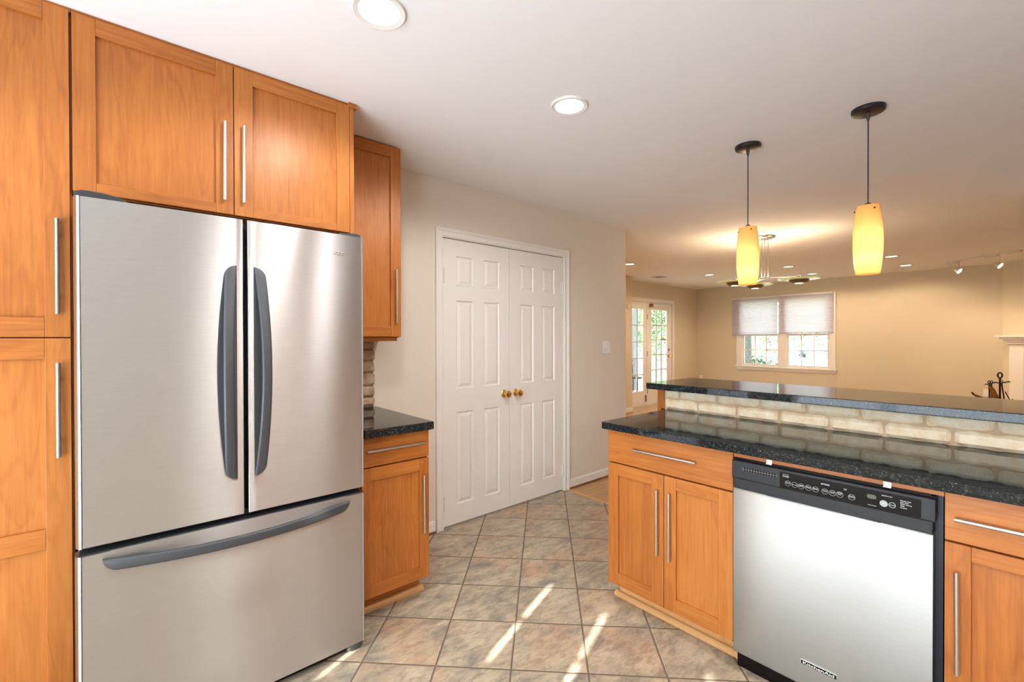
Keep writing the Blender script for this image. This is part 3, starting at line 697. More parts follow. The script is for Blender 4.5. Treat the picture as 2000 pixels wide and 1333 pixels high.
# finger recess: shallow scooped lip under the control panel
v = []; n = 24
for i in range(n+1):
    t = i/n; y = .660-.34*t; h = .018*math.sin(PI*t)
    v += [(XC+.0035, y, .7375+h), (XC+.0035, y, .7368), (XC+.016, y, .7368)]
MB().add(v, [(i*3+j, i*3+j+1, (i+1)*3+j+1, (i+1)*3+j) for i in range(n) for j in range(2)]).build('finger_recess', plain('recess_blue_black', (.006,.010,.016), .25), cpo)
dpn = MB().box(XC-.0012, XC+.004, .222, .613, .7815, .8385).build('display_panel', BLACKP, cpo)
fg = MB()
for k in range(12):
    y = .741-.0098*k; 
    fg.box(XC-.0006, XC+.002, y-.0082, y, .8205, .8255); fg.box(XC-.0006, XC+.002, y-.0082, y, .8135, .8185)
fg.build('vent_slots', BLACKP, cpo)
fl = MB(); fl.box(XC-.0016, XC+.002, .621, .743, .8187, .8202)
for k in range(13): y = .7422-.0098*k; fl.box(XC-.0016, XC+.002, y-.0006, y+.0006, .8135, .8260)
fl.build('vent_grille', GRILLE, cpo)
MB().box(XC-.0008, XC+.001, .746, .7475, .814, .824).build('latch_mark', GRILLE, cpo)
ZB = .801; XT = XC-.0013
btns = [(.586, 'Pots &\nPans'), (.564, 'Normal'), (.543, 'Light/\nChina'), (.521, 'Quick\nWash'), (.499, 'Rinse\nOnly'), (.471, 'Hi-Temp\nScrub'), (.449, 'Heat\nDry'), (.428, 'Energy\nSaver\nDry'), (.395, 'Delay\nHours')]
for y, s_ in btns:
    r = MB(); r.lathe([(.0088, -.0002), (.0088, .0004), (.0096, .0004), (.0096, -.0002)], (XT, y, ZB), (-1,0,0), 32, closed=True); rb = r.build('button', INKG, cpo)
    text('button_lettering', s_, rb, (XT, y, ZB+(.0016 if s_.count('\n') == 1 else (.0032 if s_.count('\n') == 2 else 0))), (0,-1,0), (0,0,1), .0036, INK, 'CENTER', .0003, .01, min(.0155, .0033*max(len(q) for q in s_.split('\n'))))
MB().lathe([(.0,.0),(.0100,.0),(.0104,.0008),(.0,.0010)], (XT, .311, .803), (-1,0,0), 32).build('button', BTN, cpo, label='pale grey start button')
text('button_lettering', 'Start', cpo, (XT-.001, .311, .803), (0,-1,0), (0,0,1), .0045, INK, 'CENTER', .0004)
r = MB(); r.lathe([(.0076, 0), (.0076, .0004), (.0085, .0004), (.0085, 0)], (XT, .290, .8035), (-1,0,0), 32, closed=True); r.build('button', INK, cpo)
text('button_lettering', 'Cancel', cpo, (XT, .290, .8035), (0,-1,0), (0,0,1), .0045, INK, 'CENTER', .0003, .01)
lc = MB(); pts = [( .342+(.0058 if math.cos(a) > 0 else -.0058)+.0068*math.cos(a), .817+.0068*math.sin(a)) for a in [2*PI*(k+.5)/24 for k in range(24)]]
lc.prism(pts, 'x', XT-.0006, XT+.002); lc.build('lcd_window', LCD, cpo)
for s_, y, z, h, al, bo in (('Clean Wash', .6035, .8315, .0040, 'LEFT', 0), ('CYCLES', .6035, .8245, .0060, 'LEFT', .02), ('OPTIONS', .4830, .8250, .0060, 'LEFT', .02), ('Cancel\nDrain', .413, .8225, .0034, 'CENTER', 0), ('Add Rinse Aid', .3165, .8285, .0045, 'LEFT', .01), ('PowerClean', .352, .789, .0045, 'LEFT', 0),
                        ('Sensing / Soak', .2705, .8240, .0045, 'LEFT', .01), ('Add a Dish', .2705, .8185, .0045, 'LEFT', .01), ('Water Heating', .2705, .8130, .0045, 'LEFT', .01), ('Clean', .2705, .8075, .0045, 'LEFT', .01), ('Sanitized', .2705, .8020, .0045, 'LEFT', .01)):
    text('lettering', s_, cpo, (XT, y, z), (0,-1,0), (0,0,1), h, INK, al, .0003, bo)
MB().box(1.905, 1.94, .178, .196, .10, .850).build('side_trim', plain('dark_blue_seal', (.012,.018,.030), .35), dw)
MB().box(1.860, 1.94, .190, .784, .8485, .8530).box(1.862, 1.90, .200, .776, .8530, .8565).build('tub_rim', BLACKP, dw)
MB().box(1.895, 1.915, .196, .785, 0, .073).build('toe_kick', BLACKP, dw)
for y in (.655, .305):
    k = MB(); k.box(1.855, 1.8635, y-.010, y+.010, .8530, .8555); k.box(1.861, 1.8635, y-.010, y+.010, .8530, .8700); k.box(1.855, 1.861, y-.009, y-.003, .8555, .8600); k.box(1.855, 1.861, y+.003, y+.009, .8555, .8600)
    k.build('mounting_bracket', CHROME, dw)

pc2 = thing('base_cabinet', 'cherry wood base cabinet at the right edge, right of the dishwasher', 'cabinet', (2.12, -.06, 0))
MB().box(XP+.001, 2.43, -.285, .172, .100, .879).build('carcass', WZ, pc2, bevel=.001)
slab(FPn, pc2, -.283, .1710, .731, .874, (.152, .790, -.26, .789))
shaker(FPn, pc2, -.283, .1710, .105, .7255, -.225, .115, .168, .682, (.145, .326, .147, .633))
MB().box(1.952, 2.40, -.285, .172, 0, .101).build('toe_kick', OAKY, pc2)
# strip of wood that closes the gap over the dishwasher
o = MB().box(1.864, 1.884, .1725, .7865, .8575, .8805).build('filler_rail', WY, None, (1.874, .48, .8575)); tag(o, 'thin cherry wood rail between the dishwasher and the granite edge', 'rail')
# further run of cabinets towards the sink wall, seen only as reflections
pc3 = thing('base_cabinet', 'cherry wood base cabinets turning the corner beyond the right edge of the photo', 'cabinet', (2.12, -1.2, 0))
MB().box(XP+.001, 2.43, -2.0, -.290, .100, .879).box(.9, 2.43, -2.595, -2.0, .10, .879).build('carcass', WZ, pc3)
for k in range(4): shaker(FPn, pc3, -.29-.425*(k+1)+.002, -.29-.425*k-.002, .105, .874, -.29-.425*(k+1)+.062, -.29-.425*k-.062, .17, .81)
tall = thing('tall_cabinet', 'tall cherry wood cabinets on the wall behind the camera', 'cabinet', (1.7, -2.4, 0))
MB().box(.95, 2.43, -2.598, -2.02, .885, 2.43).build('carcass', WZ, tall)

ct = MB().prism([(1.822, -2.0), (2.452, -2.0), (2.452, 1.425), (1.832, 1.425), (1.822, 1.415)], 'z', .8805, .9140)
# polygon is x,y
o = ct.build('countertop', GRAN, None, (2.13, .0, .8805), bevel=.003, bseg=3); tag(o, 'long black speckled granite peninsula countertop over the dishwasher', 'countertop')

# bar half wall with brick face
hw = MB(); hw.box(2.452, 2.56, -2.6, 1.437, 0, 1.030, 1)
j1 = [1.435, 1.338, 1.125, .906, .700, .494, .285, .088, -.12, -.33]; j2 = [1.434, 1.232, 1.020, .817, .610, .412, .202, 0.0, -.21, -.42]
g_ = .0052
rows = [(.9835, 1.032, [(j1[i+1]+g_, j1[i]-g_) for i in range(len(j1)-1)]), (.9175, .9735, [(j2[i+1]+g_, j2[i]-g_) for i in range(len(j2)-1)])]
rows = [(z0, z1, [(a, b_) for a, b_ in c]) for z0, z1, c in rows]
random.seed(3); brick_field(hw, ('x', 2.452), rows, .014)
struct(hw, 'wall_bar', [BRICK, MORTAR])
bt = MB().box(2.350, 2.870, -1.9, 1.500, 1.0345, 1.070)
o = bt.build('bar_countertop', GRAN, None, (2.6, 0, 1.0345), bevel=.003, bseg=3); tag(o, 'raised black speckled granite bar top above the brick half wall', 'countertop')
o = MB().box(2.440, 2.575, 1.437, 1.462, .9145, 1.0340).box(2.456, 2.575, 1.4635, 1.489, 0, 1.0335).box(2.452, 2.575, 1.437, 1.462, 0, .8795).build('end_panel', WZ, None, (2.51, 1.45, 0), bevel=.001)
tag(o, 'cherry wood end panel closing the raised bar beside the passage', 'panel')

# ------------------------------------------------------------------ switches, outlets, vent
def plate(name, F_, a, z, w_, h, label, cat, toggles=1, group=None):
    t = thing(name, label, cat, P3(F_, a, z, 0))
    fb(MB(), F_, a-w_/2, a+w_/2, z-h/2, z+h/2, 0, .006).build('cover_plate', PLATE, t, bevel=.003)
    for k in range(toggles):
        c = a+(k-(toggles-1)/2)*.046
        if cat == 'switch': fb(MB(), F_, c-.006, c+.006, z-.013, z+.013, .005, .008).build('toggle_base', PLATE, t); 
        if cat == 'switch': fb(MB(), F_, c-.004, c+.004, z+.000, z+.010, .008, .016).build('toggle', PLATE, t, bevel=.001)
        else:
            for dz in (-.02, .02): fb(MB(), F_, c-.016, c+.016, z+dz-.013, z+dz+.013, .006, .008).build('socket', PLATE, t, bevel=.002)
    return t
plate('light_switch', ('y', YW), 3.535, 1.247, .116, .118, 'white double toggle light switch on the cream wall beside the closet doors', 'switch', 2)
plate('light_switch', ('y', 5.03), 8.955, 1.30, .075, .118, 'small light switch on the far wall right of the french doors', 'switch', 1)
plate('wall_outlet', ('x', 9.95), .458, .489, .075, .118, 'low white wall outlet behind the fireplace tools', 'outlet')
plate('wall_outlet', ('x', 9.95), 4.933, .433, .075, .118, 'low white wall outlet near the far left corner', 'outlet')
th = MB().lathe([(.0,0),(.055,0),(.060,.004),(.060,.012),(.050,.018),(.0,.020)], (6.846, 4.72, 1.9), (0,-1,0), 32).build('wall_disc', WALL2, None, (6.846, 4.72, 1.9), smooth=True); tag(th, 'round wall-coloured disc high on the wall strip left of the french doors', 'wall disc')
vt = thing('ceiling_vent', 'small white air vent in the ceiling near the french doors', 'vent', (7.345, 4.42, CH))
MB().box(7.24, 7.45, 4.32, 4.52, CH-.008, CH).build('frame', VENTM, vt, bevel=.002)
sv = MB()
for k in range(7): sv.box(7.26, 7.43, 4.335+.025*k, 4.345+.025*k, CH-.013, CH-.006)
sv.build('louvre', plain('vent_shadow_grey', (.42,.38,.33), .6), vt)

# ------------------------------------------------------------------ recessed lights
def can(x, y, near, label, power, r=.085):
    t = thing('recessed_light', label, 'ceiling light', (x, y, CH), 'recessed ceiling lights')
    m = MB(); m.lathe([(r*.76, -.0005), (r*.80, -.006), (r, -.009), (r*1.02, -.006), (r*1.02, 0)], (x, y, CH), (0,0,1), 40)
    m.build('trim_ring', TRIM if near else VENTM, t, smooth=True)
    MB().lathe([(0, -.0025), (r*.5, -.0025), (r*.78, -.0015)], (x, y, CH), (0,0,1), 40).build('lens', LENS_K if near else LENS_F, t, label='glowing white lens')
    l = light('recessed_glow', 'SPOT', (x, y, CH-.03), power, (1.0, .97, .94) if near else WARM, (0,0,-1), spot_size=math.radians(168), spot_blend=.35, shadow_soft_size=.06)
    l.parent = t; l.location = (0, 0, -.03)
    return t
KP = 23
can(.663, 1.443, True, 'round recessed ceiling light cut by the top edge of the photo', KP)
can(1.614, 1.444, True, 'round recessed kitchen ceiling light above the passage to the closet doors', KP)
# added unseen fill: the same lights repeated around and behind the camera
for x, y in ((-.9, 1.0), (-.9, -.6), (.663, -.2), (.663, -1.5), (1.45, -.2), (1.45, -1.5)):
    can(x, y, True, 'added recessed fill light, unseen, in the kitchen ceiling around and behind the camera', KP)
FAR = 27
for x, y, lb in ((5.743, 3.941, 'recessed ceiling light just right of the end of the closet wall'), (7.782, 3.712, 'recessed ceiling light left of the left pendant lamp in the far room'),
                 (7.835, 2.487, 'recessed ceiling light just right of the chandelier, nearer of the two'), (9.024, 2.50, 'recessed ceiling light above the far window, right of the chandelier'),
                 (7.925, 1.264, 'recessed ceiling light just right of the right pendant lamp, upper of the pair'), (9.076, 1.277, 'recessed ceiling light right of the right pendant lamp, lower of the pair')):
    can(x, y, False, lb, FAR)

# ------------------------------------------------------------------ pendants
def pendant(x, y, label):
    t = thing('pendant_lamp', label, 'pendant lamp', (x, y, CH), 'amber glass pendant lamps over the bar')
    MB().lathe([(0,-.022),(.058,-.022),(.066,-.018),(.068,-.008),(.068,0)], (x, y, CH), (0,0,1), 48).build('canopy', BRONZE, t, smooth=True)
    m = MB(); m.tube([(x, y, CH-.02), (x+.001, y, 2.2), (x, y, 1.985)], .0032, 8); m.lathe([(.009,-.020),(.010,-.035),(.004,-.060)], (x, y, CH), seg=14); m.lathe([(.004,.0),(.013,.004),(.013,.014),(.005,.020)], (x, y, 1.968), seg=16)
    m.build('cord', plain('grey_cord', (.05,.045,.045), .5), t, smooth=True)
    z0, z1 = 1.642, 1.970; pr = []
    for i in range(25):
        q = i/24; rr = .046+.0145*math.sin(PI*(q*.94+.03))**.9; rr = .0475*(1-q*.04)+.0135*math.sin(PI*q)**.85; pr.append((rr, z0+(z1-z0)*q))
    inner = [(r_-.003, z_) for r_, z_ in reversed(pr)]; inner[0] = (pr[-1][0]-.003, z1-.003)
    m = MB(); m.lathe([(pr[k][0], pr[k][1]) for k in range(25)], (x, y, 0), seg=48)
    # open at the bottom: remove caps by building without them
    seg = 48; vv = []; ff = []
    for r_, z_ in pr:
        for j in range(seg): a = 2*PI*j/seg; vv.append((x+r_*math.cos(a), y+r_*math.sin(a), z_))
    for i in range(24):
        for j in range(seg): ff.append((i*seg+j, i*seg+(j+1) % seg, (i+1)*seg+(j+1) % seg, (i+1)*seg+j))
    c0 = len(vv)
    for j in range(seg): a = 2*PI*j/seg; vv.append((x+.012*math.cos(a), y+.012*math.sin(a), z1+.001))
    for j in range(seg): ff.append((24*seg+j, 24*seg+(j+1) % seg, c0+(j+1) % seg, c0+j))
    MB().add(vv, ff).build('glass_shade', AMBER, t, smooth=True, label='amber glass shade')
    for k in range(3):
        pins = MB(); a = math.radians(-140+120*k); pins.lathe([(0,0),(.004,0),(.004,.006),(0,.008)], (x+.047*math.cos(a), y+.047*math.sin(a), 1.950), (math.cos(a), math.sin(a), 0), 10)
        pins.build('shade_screw', BRONZE, t)
    MB().lathe([(0,.03),(.012,.028),(.015,.012),(.010,-.02),(.010,-.11),(0,-.115)], (x, y, 1.86)).build('lamp_holder', PLATE, t, smooth=True)
    MB().lathe([(0,-.034),(.016,-.028),(.021,-.012),(.021,.004),(.012,.030),(.0,.034)], (x, y, 1.715)).build('bulb', BULB, t, smooth=True)
    l = light('pendant_glow', 'POINT', (0,0,0), 3.3, (1.0, .93, .76), shadow_soft_size=.012); l.parent = t; l.location = (0, 0, 1.815-CH)
    l.data.use_shadow = True
    return t
pendant(2.732, 1.077, 'left of the two amber glass pendant lamps over the bar')
pendant(2.732, .524, 'right of the two amber glass pendant lamps over the bar')

# ------------------------------------------------------------------ chandelier
hx, hy = 5.305, 1.915
cl = thing('chandelier', 'brushed nickel chandelier with three glass discs hanging behind the left pendant lamp', 'chandelier', (hx, hy, CH))
MB().lathe([(0,-.030),(.070,-.030),(.096,-.022),(.105,-.010),(.105,0)], (hx, hy, CH)).build('canopy', NICKEL, cl, smooth=True)
rd = MB(); ZH = 1.985
for a in (.4, 2.5, 4.6): rd.tube([(hx+.035*math.cos(a), hy+.035*math.sin(a), CH-.028), (hx+.035*math.cos(a), hy+.035*math.sin(a), ZH)], .0055, 10)
rd.build('rod', NICKEL, cl, smooth=True)
hb = MB(); hb.lathe([(0,.006),(.050,.006),(.056,0),(.050,-.008),(0,-.010)], (hx, hy, ZH)); hb.build('hub', CHROME, cl, smooth=True)
for kk, (rr, ff_) in enumerate(((.245, -.20), (.055, .30), (-.315, .02))):
    v_ = R*rr + F*ff_; c = Vector((hx, hy, 1.955)) + v_
    am = MB(); am.tube([(hx, hy, ZH), Vector((hx, hy, ZH-.006))+v_*.5, Vector((c.x, c.y, ZH-.010))], .006, 10); am.box(c.x-.018, c.x+.018, c.y-.018, c.y+.018, 1.957, 1.985); am.tube([(c.x, c.y, 1.90), (c.x, c.y, 1.99)], .006, 8)
    ao = am.build('arm', CHROME, cl, smooth=True)
    MB().lathe([(.070,.012),(.150,.004),(.190,.010),(.190,.015),(.150,.010),(.070,.018)], (c.x, c.y, 1.935), closed=True, seg=48).build('glass_disc', DISHG, ao, smooth=True, label='pale green glass disc')
    MB().lathe([(.055,.034),(.060,.034),(.086,.022),(.094,.006),(.084,-.010),(.052,-.026),(.040,-.026),(.040,-.022),(.078,-.008)], (c.x, c.y, 1.93), seg=40).build('bowl', plain('bronze_bowl', (.24,.205,.17), .27, .9), ao, smooth=True)
    MB().lathe([(0,-.023),(.038,-.023)], (c.x, c.y, 1.93), seg=32).build('lens', LENS_F, ao)
    l = light('chandelier_glow', 'POINT', (0,0,0), 9, WARM, shadow_soft_size=.05); l.parent = cl; l.location = (c.x-hx, c.y-hy, 1.99-CH)

# ------------------------------------------------------------------ track light
tk = thing('track_light', 'white ceiling track with two small spot lamps in the far right corner', 'track light', (8.75, .39, CH))
T0, T1 = Vector((9.18, .83, 0)), Vector((8.1, -.25, 0)); td = (T1-T0).normalized(); tn = Vector((-td.y, td.x, 0))
m = MB(); c = (T0+T1)/2; m.obox((c.x, c.y, CH-.010), td, tn, (0,0,1), (T1-T0).length/2, .017, .010); m.build('rail', VENTM, tk, bevel=.002)
for s_ in (.10, .66, .95):
    q = T0+td*s_; MB().obox((q.x, q.y, CH-.028), td, tn, (0,0,1), .09, .018, .012).build('connector', VENTM, tk, bevel=.002)
for s_, zz in ((.19, 2.285), (.77, 2.27)):
    q = T0+td*s_; aim = Vector((-.15, -.85, -.5)).normalized(); aim = (F*-.75 + R*.25 + Vector((0,0,-.60))).normalized()
    hd = MB(); hd.tube([(q.x, q.y, CH-.03), (q.x, q.y, zz+.055), Vector((q.x, q.y, zz+.03))], .006, 8)
    hd.lathe([(.006,-.055),(.018,-.050),(.028,-.020),(.040,.012),(.038,.012),(.024,-.016)], (q.x, q.y, zz), tuple(aim), 24)
    ho = hd.build('lamp_head', VENTM, tk, smooth=True)
    MB().lathe([(0,.010),(.020,.009),(.036,.006),(.030,-.002),(0,-.004)], (q.x, q.y, zz), tuple(aim), 24).build('lens', SPOTB, ho, label='glowing lens')
    l = light('track_glow', 'SPOT', (0,0,0), 22, WARM, spot_size=math.radians(75), spot_blend=.7, shadow_soft_size=.03); l.parent = tk
    l.location = (q.x-8.75, q.y-.39, zz-CH-.03); l.rotation_euler = Vector((.55, -.1, -.8)).to_track_quat('-Z', 'Y').to_euler()

# ------------------------------------------------------------------ far window with pleated shades
w1 = struct_empty('window_1', (9.95, 3.26, WZ0)); XW = 9.95
fm = MB(); cw = .085; ym = (WY0+WY1)/2
fm.box(XW-.020, XW, WY0-cw, WY0, WZ0, WZ1+cw); fm.box(XW-.020, XW, WY1, WY1+cw, WZ0, WZ1+cw); fm.box(XW-.020, XW, WY0-cw, WY1+cw, WZ1, WZ1+cw)
fm.box(XW-.016, XW+.10, ym-.065, ym+.065, WZ0, WZ1); fm.box(XW-.001, XW+.12, WY0-.001, WY0+.02, WZ0, WZ1); fm.box(XW-.001, XW+.12, WY1-.02, WY1+.001, WZ0, WZ1)
fm.build('window_frame', TRIM, w1, bevel=.003)
MB().box(XW-.055, XW+.10, WY0-cw-.025, WY1+cw+.025, WZ0-.022, WZ0).box(XW-.018, XW, WY0-cw, WY1+cw, WZ0-.075, WZ0-.022).build('window_sill', TRIM, w1, bevel=.004)
for a, b_ in ((WY0+.02, ym-.065), (ym+.065, WY1-.02)):
    s_ = MB(); sx0, sx1 = XW+.035, XW+.065
    s_.box(sx0, sx1, a, a+.035, WZ0, 1.42); s_.box(sx0, sx1, b_-.035, b_, WZ0, 1.42); s_.box(sx0, sx1, a, b_, WZ0, WZ0+.05); s_.box(sx0, sx1+.02, a, b_, 1.375, 1.42)
    u0, u1 = a+.035, b_-.035; zb, zt = WZ0+.05, 1.375
    for k in (1, 2): q = u0+(u1-u0)*k/3; s_.box(sx0+.008, sx1-.008, q-.009, q+.009, zb, zt)
    s_.box(sx0+.008, sx1-.008, u0, u1, (zb+zt)/2-.009, (zb+zt)/2+.009)
    # upper sash
    ux0, ux1 = XW+.075, XW+.10
    s_.box(ux0, ux1, a, a+.035, 1.39, WZ1); s_.box(ux0, ux1, b_-.035, b_, 1.39, WZ1); s_.box(ux0, ux1, a, b_, WZ1-.05, WZ1)
    for k in (1, 2): q = u0+(u1-u0)*k/3; s_.box(ux0, ux1, q-.009, q+.009, 1.41, WZ1-.05)
    s_.box(ux0, ux1, u0, u1, 1.72, 1.738)
    so = s_.build('sash', TRIM, w1)
    MB().box(XW+.048, XW+.051, u0, u1, zb, zt).build('glass_pane', GLASS, so)
def pleated(name, y0, y1, z0, z1, x, label, hx=.0):
    t = thing(name, label, 'window shade', (x, (y0+y1)/2, z1), 'pleated shades on the far window')
    n = int((z1-z0-.03)/.030); pts = []
    for i in range(n*2+1): pts.append((x-(.007 if i % 2 else 0), z1-.03-(z1-z0-.045)*i/(2*n)))
    v = [(px, y0, pz) for px, pz in pts] + [(px, y1, pz) for px, pz in pts]; k = len(pts)
    MB().add(v, [(i, i+1, k+i+1, k+i) for i in range(k-1)]).build('pleated_fabric', SHADEM, t)
    MB().box(x-.028, x+.012, y0, y1, z1-.03, z1).build('head_rail', TRIM, t, bevel=.003)
    MB().box(x-.020, x+.004, y0, y1, z0, z0+.016).build('bottom_rail', plain('shade_rail', (.50,.46,.45), .5), t, bevel=.002)
pleated('pleated_shade', 3.345, 4.225, 1.385, 2.175, XW-.035, 'left pleated white shade, hanging lower, over the left half of the far window')
pleated('pleated_shade', 2.405, 3.320, 1.425, 2.185, XW-.035, 'right pleated white shade over the right half of the far window')

# ------------------------------------------------------------------ french doors
FYp = 5.03
casing('trim_3', ('y', FYp), FX0, FX1, FZ, wdt=.075)
def french(name, x0, x1, gx0, gx1, gz0, gz1, cols, knob):
    e = struct_empty(name, ((x0+x1)/2, FYp+.03, 0)); y0, y1 = FYp+.005, FYp+.045
    m = MB(); m.box(x0, gx0, y0, y1, .01, 2.049); m.box(gx1, x1, y0, y1, .01, 2.049); m.box(gx0, gx1, y0, y1, .01, gz0); m.box(gx0, gx1, y0, y1, gz1, 2.049)
    m.build('door_leaf', TRIM, e, bevel=.003)
    g = MB()
    for k in range(1, cols): q = gx0+(gx1-gx0)*k/cols; g.box(q-.011, q+.011, y0+.006, y1-.006, gz0, gz1)
    for k in range(1, 5): q = gz0+(gz1-gz0)*k/5; g.box(gx0, gx1, y0+.006, y1-.006, q-.008, q+.008)
    g.build('muntins', plain('muntin_paint', (.55,.54,.52), .5), e)
    MB().box(gx0, gx1, (y0+y1)/2-.002, (y0+y1)/2+.002, gz0, gz1).build('glass_pane', GLASS, e)
    return e
f1 = french('door_4', FX0+.005, 7.905, 7.18, 7.795, .291, 1.905, 3, None)
f2 = french('door_5', 7.925, FX1-.005, 8.088, 8.671, .381, 1.905, 3, None)
MB().lathe([(0,0),(.032,0),(.030,.010),(.012,.016),(.012,.034),(.028,.045),(.028,.062),(0,.070)], (8.735, FYp+.005, .955), (0,-1,0), 20).build('door_knob', BRASS, f2, smooth=True)
MB().lathe([(0,0),(.028,0),(.026,.012),(0,.016)], (8.735, FYp+.005, 1.085), (0,-1,0), 20).build('deadbolt', ANT_BRASS, f2, smooth=True)
MB().tube([(8.02, FYp-.04, 1.985), (8.68, FYp-.04, 1.985)], .024, 16).build('shade_roller', TRIM, f2, smooth=True)
MB().box(8.00, 8.04, FYp-.07, FYp, 1.955, 2.02).build('roller_bracket', ANT_BRASS, f2)
MB().box(8.50, 8.56, FYp-.02, FYp+.004, 1.285, 1.325).build('latch', ANT_BRASS, f2)
for hz in (.28, 1.02, 1.76): MB().box(7.965-.045, 7.965-.030, FYp-.006, FYp+.006, hz-.05, hz+.05).build('hinge', ANT_BRASS, f2)
MB().box(7.855, 7.885, FYp-.012, FYp+.006, .07, .20).build('door_stop', ANT_BRASS, f1)
struct(MB().box(7.905, 7.925, FYp+.0, FYp+.06, 0, 2.045), 'trim_5', TRIM)

# ------------------------------------------------------------------ mantel
mt = thing('fireplace_mantel', 'white fireplace mantel with stepped shelf at the far right edge', 'mantel', tuple(wp(1.0, .05, 0)))
m = MB()
for (s0, dpt, z0, z1) in ((.075, .19, 1.335, 1.365), (.105, .155, 1.300, 1.335), (.135, .125, 1.270, 1.300), (.155, .10, 1.235, 1.270)):
    m.obox(wp((s0+2.0)/2, dpt/2, (z0+z1)/2), d45, n45, (0,0,1), (2.0-s0)/2, dpt/2, (z1-z0)/2)
m.build('mantel_shelf', TRIM, mt, bevel=.006)
for q_ in (.275, 1.80): m = MB(); m.obox(wp(q_, .035, .617), d45, n45, (0,0,1), .11, .035, .617); m.build('pilaster', TRIM, mt, bevel=.004)
m = MB(); m.obox(wp(1.04, .03, 1.14), d45, n45, (0,0,1), .66, .03, .095); m.build('frieze', TRIM, mt, bevel=.004)

# ------------------------------------------------------------------ fireplace tools and carrier
TX, TY = 9.0, .29
ft = thing('fireplace_tool_set', 'black iron fireplace tool stand with ring top, seen above the bar', 'fireplace tools', (TX, TY, 0))
m = MB(); m.tube([(TX, TY, .02), (TX, TY, .78)], .011, 10); m.lathe([(0,0),(.11,0),(.12,.012),(.03,.022),(0,.022)], (TX, TY, 0)); m.build('stand', IRON, ft, smooth=True)
ring = MB(); rr = [(TX, TY, 0)]
pts = [Vector((TX, TY, .820)) + R*(.031*math.cos(a)) + Vector((0,0,.036*math.sin(a))) for a in [2*PI*k/24 for k in range(25)]]
ring.tube(pts, .009, 8, up=tuple(F)); ring.build('ring_handle', IRON, ft, smooth=True)
cb = MB(); cbp = [Vector((TX, TY, .705))+R*(-.13), Vector((TX, TY, .725))+R*(-.06), Vector((TX, TY, .712)), Vector((TX, TY, .722))+R*.06, Vector((TX, TY, .735))+R*.12, Vector((TX, TY, .728))+R*.135]
cb.tube(cbp, .008, 8, up=tuple(F)); cb.build('crossbar', IRON, ft, smooth=True)
for r0, r1, nm, lb in ((-.125, -.115, 'poker', 0), (-.095, -.07, 'shovel', 0), (.045, .14, 'brush', 0), (-.11, -.02, 'tongs', 0)):
    t_ = MB(); a = Vector((TX, TY, .705))+R*r0+F*.02; b2 = Vector((TX, TY, .14))+R*r1+F*.02
    if nm == 'tongs': a = Vector((TX, TY, .60))+R*.05+F*-.02; b2 = Vector((TX, TY, .25))+R*.20+F*-.02; t_.tube([a, (a+b2)/2+R*.02, Vector((TX, TY, .50))+R*.17, b2], .006, 8)
    else:
        t_.tube([a, b2], .0075, 8)
        p2 = [a+Vector((0,0,.02))+R*(.018*math.cos(q))+Vector((0,0,.018*math.sin(q))) for q in [2*PI*k/12 for k in range(13)]]; t_.tube(p2, .005, 6, up=tuple(F))
    if nm == 'shovel': t_.obox(b2, R, F, (0,0,1), .05, .004, .07)
    if nm == 'brush': t_.lathe([(.012,.06),(.035,-.05),(0,-.05)], b2)
    t_.build(nm, IRON, ft, smooth=True)
lc_ = thing('log_carrier', 'curved brown log holder with upturned ends left of the fireplace tools', 'log holder', (8.95, .46, 0))
def rp(a, z, f_=0): return Vector((9.0, .29, z+(.055 if z > .1 else 0))) + R*(a+1.08*f_) + F*f_
# axis a: metres to the right of the stand as seen across the room
cs = [(-.335, .565), (-.30, .545), (-.24, .515), (-.17, .492), (-.10, .487), (-.06, .50), (-.075, .56), (-.095, .62), (-.125, .665)]
sc = [.20, .30, .40, .60, .65, .50, .38, .30, .20]
m = MB(); m.sweep([rp(a, z, -.42) for a, z in cs], [(-.022,-.10),(.022,-.10),(.022,.10),(-.022,.10)], tuple(F), scales=sc); m.build('sling', LEATHER, lc_, smooth=True, bevel=.004)
m = MB(); m.tube([rp(-.10, .655, -.42), rp(-.135, .682, -.42), rp(-.17, .690, -.42), rp(-.19, .685, -.42)], .006, 8); m.tube([rp(-.335, .565, -.42), rp(-.355, .585, -.42)], .010, 8)
for a in (-.24, -.12): m.tube([rp(a, .50, -.47), rp(a-.02, 0, -.49)], .008, 8); m.tube([rp(a, .50, -.37), rp(a-.02, 0, -.35)], .008, 8)
m.build('frame', IRON, lc_, smooth=True)

